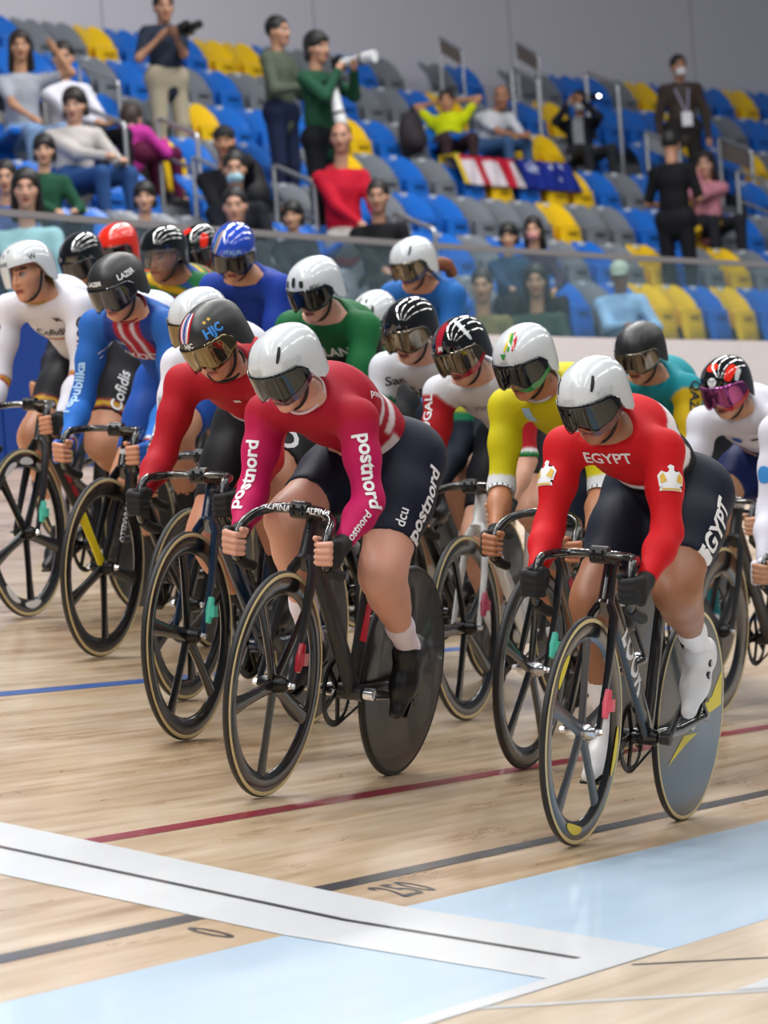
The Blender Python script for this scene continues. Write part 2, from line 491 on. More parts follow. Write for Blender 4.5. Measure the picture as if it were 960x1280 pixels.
trim([.02, .36], [-.70, 0, .5, 1, 2, 4, 7], M_WHITE, 'white finish band, half after its black line', .0016)
trim([-.02, .02], [-.60, 0, .5, 1, 2, 4, 7], M_BLACK, 'thin black finish line in the white band', .002)
trim([-.02, .02], [-.70, -.60], M_WHITE, 'white end of the finish line', .0016)
trim([-1.6, -.36], [-.70, -.655], M_WHITE, 'short white edge line beside the blue band', .0016)
def flat_line(p0, p1, wid, m, label):
    """straight line painted on the flat apron"""
    tn[0] += 1
    a = np.array([p0[0], p0[1], zA+.001]); b_ = np.array([p1[0], p1[1], zA+.001]); t = vnorm(b_-a); n = np.array([-t[1], t[0], 0])*wid/2
    mb = MB(); mb.add([a-n, b_-n, b_+n, a+n], [(0, 1, 2, 3)])
    o = mb.obj('trim_%d' % tn[0], m); tag(o, label, kind='structure')
def on_flat(x, y):
    d = ray(x, y); t = (zA-CAM[2])/d[2]; return CAM+d*t
flat_line(on_flat(790, 1206)[:2], on_flat(1010, 1194.5)[:2], .03, M_BLACK, 'thin black line painted on the timber apron')
flat_line(on_flat(560, 1263)[:2], on_flat(1010, 1235)[:2], .05, M_WHITE, 'thin white line painted on the timber apron')
tn[0] += 1
mb = MB(); mb.add([(*on_flat(x, y)[:2], zA+.0012) for x, y in ((918, 1238), (990, 1234), (990, 1212), (965, 1221))], [(0, 1, 2, 3)])
o = mb.obj('trim_%d' % tn[0], M_WHITE); tag(o, 'white painted mark on the timber apron', kind='structure')
# distance figures beside the black line: read from the infield
def ground_text(body, s, w, size, sx=1.0, label=''):
    V, F = text_geo(body, .012, seg=.5)
    vs = [track(s+y_*size*0+x_*size*sx, w+y_*size, .0012) for x_, y_ in V]
    me = bpy.data.meshes.new('tmp'); me.from_pydata(vs, [], F)
    tn[0] += 1
    o = link('trim_%d' % tn[0], me, M_BLACK); tag(o, label, kind='structure')
ground_text('250', .62, .105, .16, 1.0, 'black figures 250 painted beside the black line')
ground_text('0', -.52, .105, .16, 1.0, 'black figure 0 painted beside the black line')

# ------------------------------------------------------------------ barrier at the top of the track
M_BWHITE = mat('white_board', '#eceaf2', .35, noise=(1.2, .03)); M_BBLUE = mat('blue_board', '#123f96', .4, noise=(1.5, .08))
M_ALU = mat('aluminium_rail', '#b9b6bb', .35, .6); M_STEEL = mat('brushed_steel', '#b9bcc0', .32, .85); M_POST = mat('grey_post', '#70757c', .45, .3)
def glass_mat():
    m = bpy.data.materials.new('barrier_glass'); m.use_nodes = True; nt = m.node_tree; N = nt.nodes; L = nt.links
    for n in list(N): N.remove(n)
    out = N.new('ShaderNodeOutputMaterial'); tr = N.new('ShaderNodeBsdfTransparent'); tr.inputs[0].default_value = (.90, .95, .97, 1)
    gl = N.new('ShaderNodeBsdfGlossy'); gl.inputs['Roughness'].default_value = .06; gl.inputs[0].default_value = (1, 1, 1, 1)
    df = N.new('ShaderNodeBsdfDiffuse'); df.inputs[0].default_value = (*s2l('#9fc0cf'), 1)
    lw = N.new('ShaderNodeLayerWeight'); lw.inputs[0].default_value = .5
    pw_ = N.new('ShaderNodeMath'); pw_.operation = 'POWER'; L.new(lw.outputs['Facing'], pw_.inputs[0]); pw_.inputs[1].default_value = 4
    fr = N.new('ShaderNodeMath'); fr.operation = 'MULTIPLY_ADD'; L.new(pw_.outputs[0], fr.inputs[0]); fr.inputs[1].default_value = .25; fr.inputs[2].default_value = .03
    m1 = N.new('ShaderNodeMixShader'); m1.inputs[0].default_value = .07; L.new(tr.outputs[0], m1.inputs[1]); L.new(df.outputs[0], m1.inputs[2])
    m2 = N.new('ShaderNodeMixShader'); L.new(fr.outputs[0], m2.inputs[0]); L.new(m1.outputs[0], m2.inputs[1]); L.new(gl.outputs[0], m2.inputs[2])
    L.new(m2.outputs[0], out.inputs[0]); return m
M_GLASS = glass_mat()
def bar_top(s): return 3.174+.0100*max(0, s-10)+(min(0, s-10))*.0
bw = empty('wall_barrier'); tag(bw, 'barrier of advertising boards and glass along the top of the track', kind='structure')
def slab(name, s0, s1, w0, w1, z0f, z1f, m, parent, n=3):
    """upright slab following the barrier line"""
    mb = MB(); rings = []
    for i in range(n+1):
        s = s0+(s1-s0)*i/n; a = curve_xy(s, w0); b_ = curve_xy(s, w1)
        rings.append([(a[0], a[1], z0f(s)), (b_[0], b_[1], z0f(s)), (b_[0], b_[1], z1f(s)), (a[0], a[1], z1f(s))])
    mb.loft(rings); return mb.obj(name, m, parent)
GL_H = .60
s = 7.0; i = 0
while s < 30:
    e = s+1.9
    blue = e < 14.2
    slab('board', s+.01, e-.01, 7.02, 7.07, lambda q: surf_z(q, 7)-.02, lambda q: bar_top(q)-GL_H-.01, M_BBLUE if blue else M_BWHITE, bw)
    slab('glass_pane', s+.008, e-.008, 7.04, 7.052, lambda q: bar_top(q)-GL_H, lambda q: bar_top(q)-.02, M_GLASS, bw)
    x, y, th = curve_xy(s, 7.10)
    mb = MB(); mb.tube([(x, y, surf_z(s, 7)), (x, y, bar_top(s)-GL_H-.02)], .022, 8); mb.obj('post', M_POST, bw, auto=40)
    s = e; i += 1
mb = MB(); rings = []
for i in range(60):
    s = 6.5+i*.4; x, y, th = curve_xy(s, 7.046); z = bar_top(s)
    n = np.array([math.sin(th), math.cos(th), 0])
    c = np.array([x, y, z])
    rings.append([c-n*.022+[0, 0, -.03], c+n*.022+[0, 0, -.03], c+n*.022+[0, 0, .006], c-n*.022+[0, 0, .006]])
mb.loft(rings); mb.obj('top_rail', M_ALU, bw)
# printed marks on the white boards
def board_mark(name, polys, s, z, size, m):
    V, F = shape_geo(polys, 2)
    vs = []
    for a, b_ in V:
        x, y, th = curve_xy(s+a*size, 7.017); vs.append((x, y, z+b_*size))
    me = bpy.data.meshes.new('tmp'); me.from_pydata(vs, [], F); link(name, me, m, bw)
def disc(cx, cy, r, n=14): return [(cx+r*math.cos(2*math.pi*i/n), cy+r*math.sin(2*math.pi*i/n)) for i in range(n)]
M_PINK = mat('print_magenta', '#a93d63', .5); M_PINK2 = mat('print_pink', '#dba9bd', .5); M_PBLUE = mat('print_blue', '#4d86c9', .5)
board_mark('printed_mark', [[(-.5, -.2), (0, .5), (.5, .1), (.35, -.5)]], 18.9, 2.60, .22, M_PINK)
board_mark('printed_mark', [[(-.4, -.3), (.1, .45), (.4, -.1)]], 23.0, 2.87, .16, M_PINK2)
board_mark('printed_mark', [disc(0, .42, .16), [(-.12, .2), (.12, .2), (.2, -.3), (-.2, -.3)]], 25.1, 2.86, .22, M_PINK2)
board_mark('printed_mark', [[(-.35, -.5), (-.2, -.5), (-.05, .2), (.05, .2), (.2, -.5), (.35, -.5), (.15, .45), (-.15, .45)]], 25.5, 2.72, .26, M_PBLUE)

# ------------------------------------------------------------------ grandstand steps and hall wall
M_CONC = mat('stand_concrete', '#6d6f76', .85, noise=(3, .1)); M_WALL = mat('hall_wall', '#dad8e4', .8, noise=(.6, .03)); M_SEAM = mat('wall_seam', '#b3b1bd', .8)
K0, K1 = -5, 4
def row_w(k): return 12.447+.827*k+(.35 if k >= 3 else 0)
def row_z(k): return 4.398+.496*k-.50+(.10 if k >= 3 else 0)      # tread height
SA, SB = 9.0, 40.0
st = empty('floor'); tag(st, 'stepped concrete grandstand behind the glass barrier', kind='structure')
NS = 26
for k in range(K0, K1+1):
    w0 = max(row_w(k)-.50, 7.13); w1 = (row_w(k+1)-.50) if k < K1 else row_w(k)+.75; z = row_z(k)
    zb = row_z(k-1)-.3 if k > K0 else z-1.2
    mb = MB(); rings = []
    for i in range(NS+1):
        s = SA+(SB-SA)*i/NS; a = curve_xy(s, w0); b_ = curve_xy(s, w1+.02)
        rings.append([(a[0], a[1], zb), (b_[0], b_[1], zb), (b_[0], b_[1], z), (a[0], a[1], z)])
    mb.loft(rings); mb.obj('step', M_CONC, st)
mb = MB(); rings = []
WW = row_w(K1)+.74
for i in range(NS+1):
    s = SA-1+(SB-SA+6)*i/NS; a = curve_xy(s, WW); b_ = curve_xy(s, WW+.2)
    rings.append([(a[0], a[1], row_z(K1)-1), (b_[0], b_[1], row_z(K1)-1), (b_[0], b_[1], 14), (a[0], a[1], 14)])
mb.loft(rings); wo = mb.obj('wall_back', M_WALL); tag(wo, 'plain lilac grey hall wall behind the top row', kind='structure')
for s in np.arange(12.5, 40, 3.05):
    x, y, th = curve_xy(s, WW-.006)
    mb = MB(); t = np.array([math.cos(th), -math.sin(th), 0])*.012; n = np.array([math.sin(th), math.cos(th), 0])*.006
    c = np.array([x, y, 0])
    mb.loft([[c-t-n+[0, 0, zz], c+t-n+[0, 0, zz], c+t+n+[0, 0, zz], c-t+n+[0, 0, zz]] for zz in (row_z(K1), 14)])
    mb.obj('seam', M_SEAM, wo)
# ================================================================== track bicycles
WR = .334; AXF = (0, 0, WR); AXR = (-1.0, 0, WR); BB = np.array([-.60, 0, .285])
M_TREAD = mat('tyre_black', '#17181a', .55); M_TAN = mat('tyre_tan', '#d8c795', .6); M_CARB = mat('carbon_gloss', '#16171a', .22, coat=.6)
M_CARBM = mat('carbon_matt', '#202226', .42, coat=.1); M_DISC = mat('disc_carbon', '#2b2c2e', .34, coat=.25); M_DISCG = mat('disc_grey', '#4a5258', .3, coat=.3)
M_HUB = mat('hub_black', '#0e0f11', .3, .3); M_ALLOY = mat('polished_alloy', '#c7cacf', .2, 1.0); M_CHAIN = mat('chain_steel', '#3a3a3c', .35, .8)
M_SPOKEG = mat('spoke_grey', '#45484c', .35, coat=.2); M_TAPE = mat('grip_rubber', '#131416', .75); M_SADDLE = mat('saddle_black', '#141417', .5)
M_NAVYC = mat('frame_navy', '#17304a', .25, coat=.6); M_FWHITE = mat('frame_white', '#e2e4e6', .25, coat=.5); M_FRED = mat('frame_red', '#a01326', .3, coat=.5)
M_PRW = mat('print_white', '#e9ebee', .5); M_PRG = mat('print_grey', '#8f959c', .5); M_PRB = mat('print_black', '#14161a', .5); M_PRR = mat('print_red', '#c2142c', .5)
M_YEL = mat('print_yellow', '#e8d21a', .4); M_SILVER = mat('print_silver', '#b9bec3', .3, .4)

def wheel_meshes():
    d = {}
    R, r = .3222, .0118
    mb = MB(); n = 16; prof = []
    for i in range(n):
        a = 2*math.pi*i/n+math.pi/n; prof.append((R+r*math.cos(a), r*math.sin(a)))
    mb.lathe(prof, 72, closed=True)
    # tread faces look outwards, sidewall faces sideways
    mi = []
    for k in range(72):
        for i in range(n):
            a = 2*math.pi*(i+1)/n; a = (a+math.pi) % (2*math.pi)-math.pi
            mi.append(0 if abs(a) < math.radians(50) else 1)
    mb.mi = mi
    d['tyre'] = mb.mesh('tyre')
    mb = MB(); mb.lathe([(.317, .0105), (.305, .0125), (.285, .0115), (.268, .0065), (.262, .0), (.268, -.0065), (.285, -.0115), (.305, -.0125), (.317, -.0105)], 72); d['rim'] = mb.mesh('rim')
    mb = MB(); mb.lathe([(.317, .0105), (.30, .0125), (.26, .0125), (.225, .0065), (.217, .0), (.225, -.0065), (.26, -.0125), (.30, -.0125), (.317, -.0105)], 72); d['rim_deep'] = mb.mesh('rim_deep')
    def spoke(w0, w1, w2, r1, th):
        mb = MB(); rings = []
        for t in np.linspace(0, 1, 9):
            rr = .012+(r1-.012)*t
            w = w0*(1-t)**2+2*w1*t*(1-t)+w2*t*t; hh = th*(1-.25*t)
            rings.append([(rr, hh*math.sin(2*math.pi*k/10), w/2*math.cos(2*math.pi*k/10)) for k in range(10)])
        mb.loft(rings); return mb.mesh('spoke')
    d['spoke5'] = spoke(.052, .030, .062, .272, .010); d['spoke3'] = spoke(.07, .045, .16, .235, .013)
    mb = MB(); mb.lathe([(.0, .052), (.010, .052), (.012, .046), (.018, .044), (.027, .026), (.027, -.026), (.018, -.044), (.012, -.046), (.010, -.052), (.0, -.052)], 20); d['hub'] = mb.mesh('hub')
    for nm, sg in (('nut_l', 1), ('nut_r', -1)):
        mb = MB(); mb.lathe([(0, sg*.066), (.009, sg*.066), (.011, sg*.058), (.011, sg*.046)], 6); d[nm] = mb.mesh('axle_nut')
    mb = MB(); mb.lathe([(.0, .030), (.03, .029), (.12, .021), (.22, .0155), (.300, .0125), (.317, .0105)], 80); mb.lathe([(.317, -.0105), (.300, -.0125), (.22, -.0155), (.12, -.021), (.03, -.029), (.0, -.030)], 80); d['disc'] = mb.mesh('disc')
    return d
WM = wheel_meshes()
for k in ('tyre',): [WM[k].materials.append(m) for m in (M_TREAD, M_TAN)]
for k in ('rim', 'rim_deep', 'spoke5', 'spoke3'): WM[k].materials.append(M_CARB)
WM['disc'].materials.append(M_DISC); WM['hub'].materials.append(M_HUB); WM['nut_l'].materials.append(M_ALLOY); WM['nut_r'].materials.append(M_ALLOY)
for me in WM.values(): sharp(me, 40)

def bike_meshes():
    d = {}
    fwd = Vector((1, 0, 0))
    def perp(a, b):
        t = Vector(b)-Vector(a); return Vector((-t.z, 0, t.x))
    mb = MB()
    ht0, ht1 = (-.147, 0, .705), (-.180, 0, .822)
    mb.tube([ht0, ht1], [.023, .021], 14, flat=((1, 0, 0), 1.5))
    a, b = (-.172, 0, .735), (-.605, 0, .295); mb.tube([a, tuple((np.array(a)+b)/2), b], [.0175, .019, .021], 14, flat=(perp(a, b), [2.1, 2.0, 1.7]))
    a, b = (-.185, 0, .792), (-.672, 0, .772); mb.tube([a, b], [.016, .014], 12, flat=((0, 0, 1), 1.5))
    a, b = tuple(BB), (-.682, 0, .80); mb.tube([a, (-.638, 0, .53), b], [.018, .0165, .0165], 14, flat=(perp(a, b), [1.7, 2.1, 1.7]))
    for sg in (-1, 1):
        mb.tube([(-.625, sg*.022, .287), (-.80, sg*.040, .300), (-1.0, sg*.058, .334)], [.013, .011, .009], 10, flat=((0, 0, 1), 1.6))
        mb.tube([(-.668, sg*.012, .70), (-.83, sg*.040, .53), (-1.0, sg*.058, .345)], [.009, .008, .007], 10, flat=((1, 0, .8), 1.7))
        mb.lathe([(0, sg*.050), (.018, sg*.050), (.018, sg*.062), (0, sg*.062)], 12, c=(-1.0, 0, .334))
    mb.lathe([(0, .040), (.026, .040), (.026, -.040), (0, -.040)], 18, c=tuple(BB))
    d['frame'] = mb.mesh('frame')
    mb = MB()
    mb.tube([(-.150, 0, .70), (-.138, 0, .683)], [.027, .032], 14, flat=((1, 0, 0), 1.35))
    for sg in (-1, 1):
        mb.tube([(-.142, sg*.016, .700), (-.128, sg*.034, .665), (-.075, sg*.046, .51), (-.005, sg*.050, .334)], [.013, .0125, .010, .008], 12, flat=((1, 0, .25), [1.9, 2.2, 2.2, 1.7]))
    d['fork'] = mb.mesh('fork')
    # handlebar with deep drops
    half = [(-.072, 0, .846), (-.070, .045, .848), (-.055, .090, .841), (-.015, .125, .820), (.036, .139, .784), (.054, .142, .740), (.036, .143, .697), (-.017, .143, .676), (-.08, .143, .667)]
    pts = bez(half, 5); pts = [(x, -y, z) for x, y, z in pts[::-1][:-1]]+pts
    mb = MB(); m = len(pts); mb.tube(pts, [.0155 if abs(p[1]) < .08 else .0142 for p in pts], 12, flat=((1, 0, 0), [1.25 if abs(p[1]) < .11 else 1.0 for p in pts])); d['handlebar'] = mb.mesh('handlebar')
    # flat aero bar
    half = [(-.072, 0, .846), (-.068, .05, .848), (-.052, .100, .846), (-.008, .130, .840), (.052, .141, .824), (.072, .144, .765), (.055, .144, .706), (.005, .144, .680), (-.060, .144, .672)]
    pts = bez(half, 5); pts = [(x, -y, z) for x, y, z in pts[::-1][:-1]]+pts
    mb = MB(); mb.tube(pts, [.0125 if abs(p[1]) < .12 else .0142 for p in pts], 12, flat=((1, 0, 0), [2.0 if abs(p[1]) < .10 else 1.0 for p in pts])); d['handlebar_aero'] = mb.mesh('handlebar')
    for sg, nm in ((-1, 'grip_r'), (1, 'grip_l')):
        for sfx, dx, dz in (('', .025, -.020), ('_aero', .046, -.015)):
            mb = MB(); mb.tube([(.004+dx, sg*.1435, .713+dz), (-.045+dx, sg*.1435, .695+dz), (-.108+dx, sg*.1435, .686+dz)], .0175, 12); d[nm+sfx] = mb.mesh('grip')
    mb = MB()
    mb.tube([(-.184, 0, .830), (-.13, 0, .840), (-.072, 0, .846)], [.024, .021, .024], 12, flat=((0, 1, 0), 1.1))
    mb.tube([(-.179, 0, .815), (-.187, 0, .848)], .024, 14)
    mb.lathe([(.0, .026), (.026, .026), (.026, -.026), (0, -.026)], 16, c=(-.072, 0, .846))
    for sg in (-1, 1):
        for dz in (-.012, .012): mb.ball((-.045, sg*.014, .846+dz), .005, 8, 6)
    d['stem'] = mb.mesh('stem')
    mb = MB(); mb.tube([(-.655, 0, .65), (-.670, 0, .77), (-.680, 0, .905)], .0125, 12, flat=((1, 0, 0), 1.9)); d['seatpost'] = mb.mesh('seatpost')
    mb = MB(); rings = []
    for x, w, z, h in ((-.905, .050, .938, .016), (-.89, .066, .944, .026), (-.85, .068, .945, .032), (-.80, .050, .940, .032), (-.74, .027, .935, .030), (-.68, .018, .933, .024), (-.650, .012, .930, .014)):
        rings.append([(x, w*math.cos(a)*(1.0 if math.sin(a) > 0 else .75), z-.012+h*.5*math.sin(a)*(1 if math.sin(a) > 0 else 1.3)) for a in [2*math.pi*i/14 for i in range(14)]])
    mb.loft(rings); d['saddle'] = mb.mesh('saddle')
    mb = MB()
    for sg in (-1, 1): mb.tube([(-.70, sg*.012, .915), (-.76, sg*.020, .903), (-.84, sg*.022, .905), (-.875, sg*.03, .92)], .0038, 8)
    d['saddle_rail'] = mb.mesh('saddle_rail')
    # crank arm along +x from the bottom bracket axis, left side; right one mirrored
    for nm, sg in (('crank_l', 1), ('crank_r', -1)):
        mb = MB(); mb.tube([(-.008, sg*.066, 0), (.02, sg*.068, 0), (.09, sg*.074, 0), (.165, sg*.082, 0), (.178, sg*.082, 0)], [.013, .012, .0095, .0095, .005], 12, flat=((0, 0, 1), [1.5, 1.5, 1.4, 1.25, 1.2])); mb.lathe([(0, sg*.040), (.019, sg*.045), (.021, sg*.078), (.011, sg*.081), (.0, sg*.079)], 16); d[nm] = mb.mesh('crank')
        mb = MB(); mb.box((-.040, sg*.088 if sg > 0 else sg*.142, -.007), (.040, sg*.142 if sg > 0 else sg*.088, .006)); mb.tube([(0, sg*.08, 0), (0, sg*.145, 0)], .008, 8); d['pedal_'+nm[-1]] = mb.mesh('pedal')
    mb = MB(); y = -.047
    mb.lathe([(.094, y-.002), (.108, y-.002), (.108, y+.002), (.094, y+.002)], 54, closed=True)
    for i in range(54):
        a = 2*math.pi*i/54; mb.box((.106, y-.0015, -.0035), (.1135, y+.0015, .0035), Matrix.Rotation(-a, 3, 'Y'))
    for i in range(5):
        a = 2*math.pi*i/5; mb.box((.01, y-.003, -.010), (.098, y+.003, .010), Matrix.Rotation(-a, 3, 'Y'))
    d['chainring'] = mb.mesh('chainring')
    # chain round chainring and sprocket
    c1 = np.array([BB[0], BB[2]]); c2 = np.array([-1.0, WR]); r1, r2_ = .112, .034
    dv = c2-c1; D = np.linalg.norm(dv); th = math.atan2(dv[1], dv[0]); al = math.acos((r1-r2_)/D); path = []
    for i in range(33):
        a = th+al+(2*math.pi-2*al)*i/32; path.append((c1[0]+r1*math.cos(a), y, c1[1]+r1*math.sin(a)))
    for i in range(17):
        a = th-al+2*al*i/16; path.append((c2[0]+r2_*math.cos(a), y, c2[1]+r2_*math.sin(a)))
    mb = MB(); mb.tube(path, .0042, 6, closed=True); d['chain'] = mb.mesh('chain')
    mb = MB(); mb.lathe([(0, y-.002), (.033, y-.002), (.033, y+.002), (0, y+.002)], 24, c=(-1.0, 0, WR)); d['sprocket'] = mb.mesh('sprocket')
    mb = MB(); mb.tube([(-.050, .056, .455), (-.034, .060, .415), (-.022, .060, .375)], [.013, .016, .011], 10); mb.box((-.050, .066, .395), (-.020, .082, .430)); d['transponder'] = mb.mesh('transponder')
    for k, m in (('frame', M_CARBM), ('fork', M_CARBM), ('handlebar', M_CARB), ('handlebar_aero', M_CARB), ('grip_l', M_TAPE), ('grip_r', M_TAPE), ('grip_l_aero', M_TAPE), ('grip_r_aero', M_TAPE), ('stem', M_HUB), ('seatpost', M_CARBM), ('saddle', M_SADDLE), ('saddle_rail', M_ALLOY), ('crank_l', M_CARBM), ('crank_r', M_CARBM), ('pedal_l', M_HUB), ('pedal_r', M_HUB), ('chainring', M_HUB), ('chain', M_CHAIN), ('sprocket', M_CHAIN), ('transponder', M_FRED)):
        d[k].materials.append(m); sharp(d[k], 42)
    return d
BM_ = bike_meshes()
_fb = bvh_of([v.co for v in BM_['frame'].vertices], [tuple(p.vertices) for p in BM_['frame'].polygons]) if False else None
def mesh_bvh(me): return BVHTree.FromPolygons([v.co.copy() for v in me.vertices], [tuple(p.vertices) for p in me.polygons])
BV = {k: mesh_bvh(BM_[k]) for k in ('frame', 'handlebar', 'handlebar_aero', 'fork')}

def bike_matrix(cx, cy, heading, lean):
    """front contact point on the track, heading offset (deg, + turns towards the infield) and inward lean (deg)"""
    s, w = inv(cx, cy); th = curve_xy(s, w)[2]
    a = math.pi-th+math.radians(heading)
    f = Vector((math.cos(a), math.sin(a), 0))
    up = Vector((0, 0, 1)); left = up.cross(f)
    l = math.radians(lean)
    up2 = up*math.cos(l)+left*math.sin(l); left2 = up2.cross(f)
    z = ground(cx, cy)
    return Matrix(((f.x, left2.x, up2.x, cx), (f.y, left2.y, up2.y, cy), (f.z, left2.z, up2.z, z+.002), (0, 0, 0, 1)))
def make_bike(mw, label, crank=180, frame=None, fork=None, front='spoke5', spoke_m=None, disc_m=None, bar='handlebar', tan=True, tan_rear=True, trans=None, rot=None, text=(), crank_m=None, hub_m=None, rear='disc', detail=True, stem_m=None, sad=.05, spoke0=None):
    root = empty('track_bicycle'); root.matrix_world = mw
    tag(root, label, 'bicycle', 'bicycles of the racing bunch')
    def part(name, key, m=None, parent=root, loc=(0, 0, 0), rot=(0, 0, 0)):
        o = inst(name, BM_[key] if key in BM_ else WM[key], parent, m); o.location = loc; o.rotation_euler = rot; return o
    fr = part('frame', 'frame', frame); fk = part('fork', 'fork', fork or frame)
    hb = part('handlebar', bar)
    for sd_ in 'lr': part('grip', 'grip_'+sd_+('_aero' if bar == 'handlebar_aero' else ''), parent=hb)
    part('stem', 'stem', stem_m)
    sv = (-.16*sad, 0, .985*sad); part('seatpost', 'seatpost', frame, loc=sv)
    sd = part('saddle', 'saddle', loc=(sv[0]+.115, 0, sv[2])); part('saddle_rail', 'saddle_rail', parent=sd)
    # wheels
    rot = rnd.uniform(0, 2*math.pi) if rot is None else math.radians(rot)
    def wheel(name, ax, kind, tanw):
        w = part(name, 'rim_deep' if kind == 'spoke3' else ('disc' if kind == 'disc' else 'rim'), (disc_m if kind == 'disc' else None), loc=ax)
        part('tyre', 'tyre', (M_TREAD, M_TAN if tanw else M_TREAD), parent=w)
        part('hub', 'hub', hub_m, parent=w); part('axle_nut', 'nut_l', parent=w); part('axle_nut', 'nut_r', parent=w)
        if kind != 'disc':
            n = 3 if kind == 'spoke3' else 5
            for i in range(n): part('spoke', kind, spoke0 if (spoke0 and i == 0) else spoke_m, parent=w, rot=(0, rot+2*math.pi*i/n, 0))
        return w
    fwh = wheel('front_wheel', AXF, front, tan)
    rwh = wheel('rear_wheel', AXR, rear, tan_rear)
    ph = math.radians(crank)
    cl = part('crank', 'crank_l', crank_m, loc=BB, rot=(0, -ph, 0)); cr = part('crank', 'crank_r', crank_m, loc=BB, rot=(0, -ph+math.pi, 0))
    part('pedal', 'pedal_l', loc=BB+np.array([.165*math.cos(ph), 0, .165*math.sin(ph)])); part('pedal', 'pedal_r', loc=BB-np.array([.165*math.cos(ph), 0, .165*math.sin(ph)]))
    part('chainring', 'chainring', loc=BB, rot=(0, -ph, 0)); part('chain', 'chain'); part('sprocket', 'sprocket')
    if trans: part('transponder', 'transponder', trans, parent=fk)
    for (body, on, o, n, x, size, m, *kw) in text:
        kw = kw[0] if kw else {}
        geo = text_geo(body, kw.get('bold', .015), kw.get('shear', 0)) if isinstance(body, str) else shape_geo(body)
        par = {'frame': fr, 'fork': fk}.get(on, hb)
        decal('lettering', geo, BV[on], o, n, x, size, m, par, lift=.0012, depth=.08)
    return dict(root=root, front=fwh, rear=rwh, frame=fr, bar=hb, fork=fk)
# ================================================================== riders
M_SKIN = attr_mat('skin', .48, sss=.12); M_CLOTH = attr_mat('jersey_fabric', .68, bump=(420, .12), spec=.25); M_SHORT = attr_mat('shorts_fabric', .6, spec=.25)
M_VIS_GOLD = mat('visor_gold', '#75684f', .06, .95); M_VIS_SMOKE = mat('visor_smoke', '#262a2c', .05, .75, coat=.5); M_VIS_DARK = mat('visor_dark', '#15151d', .10, .3, coat=.6)
M_VIS_PINK = mat('visor_pink', '#9a4f86', .07, .9); M_VIS_CLEAR = mat('visor_clear', '#b9bcc0', .05, 0, coat=.3, alpha=.06); M_VIS_BRONZE = mat('visor_bronze', '#6f675a', .06, .9)
M_STRAP = mat('strap_black', '#0c0d0f', .7); M_GLOVE = mat('glove_black', '#101114', .75); M_VENT = mat('vent_black', '#08090a', .6)
def gloss(name, col, r=.18, coat=.5): return mat('helmet_'+name, col, r, coat=coat)
H_WHITE = gloss('white', '#ccd1d5', .22); H_BLACK = gloss('black_gloss', '#07080a', .10, .9); H_MATT = mat('helmet_black_matt', '#1d1e20', .42); H_RED = gloss('red', '#e22a12', .12, .8)
H_BLUE = gloss('blue', '#1d46b8', .14, .8); H_DRED = gloss('dark_red', '#a3142a', .14, .8)
def lerp(a, b, t): return a+(b-a)*t
def frame_of(yaw, pitch, roll):
    """columns forward, left, up of a head; yaw + to the left, pitch + downwards, roll + to the left shoulder (degrees)"""
    Rm = Matrix.Rotation(math.radians(yaw), 3, 'Z') @ Matrix.Rotation(math.radians(pitch), 3, 'Y') @ Matrix.Rotation(math.radians(-roll), 3, 'X')
    return np.array(Rm)
def head_prims(H, R, N, hair=False, e=0.0):
    """head centred between the eyes' level and crown; N neck base"""
    def w(p): return np.asarray(H)+R@np.array(p, float)
    pr = [Ell(w((-.012, 0, .022)), (.094, .074, .098), R, k=.02, lab=10),
          Ell(w((.028, 0, -.050)), (.060, .056, .062), R, k=.035, lab=10),
          Cap(w((-.020, 0, -.060)), N, .052, .055, k=.03, lab=10),
          Ell(w((.062, 0, -.098)), (.024, .026, .018), R, k=.03, lab=10),
          Cap(w((.052, .034, -.024)), w((.030, .050, -.01)), .022, .020, k=.03, lab=10), Cap(w((.052, -.034, -.024)), w((.030, -.050, -.01)), .022, .020, k=.03, lab=10),
          Cap(w((.076, .030, .034)), w((.076, -.030, .034)), .012, k=.02, lab=10),
          Ell(w((.090, .033, .010)), (.016, .018, .010), R, k=.014, lab=10, neg=True), Ell(w((.090, -.033, .010)), (.016, .018, .010), R, k=.014, lab=10, neg=True),
          Ell(w((.074, .032, .009)), (.0125, .0130, .0068), R, k=.004, lab=12), Ell(w((.074, -.032, .009)), (.0125, .0130, .0068), R, k=.004, lab=12),
          Cap(w((.084, 0, .014)), w((.102, 0, -.026)), .0095, .0125, k=.012, lab=10), Cap(w((.090, .012, -.032)), w((.090, -.012, -.032)), .0095, k=.010, lab=10),
          Cap(w((.080, .017, -.060)), w((.080, -.017, -.060)), .0085, k=.008, lab=11), Cap(w((.080, .015, -.072)), w((.080, -.015, -.072)), .0095, k=.008, lab=11),
          Cap(w((.0905, .024, -.0655)), w((.0905, -.024, -.0655)), .0024, k=.003, neg=True, lab=11),
          Ell(w((-.008, .078, -.006)), (.020, .009, .030), R, k=.008, lab=10), Ell(w((-.008, -.078, -.006)), (.020, .009, .030), R, k=.008, lab=10)]
    return pr
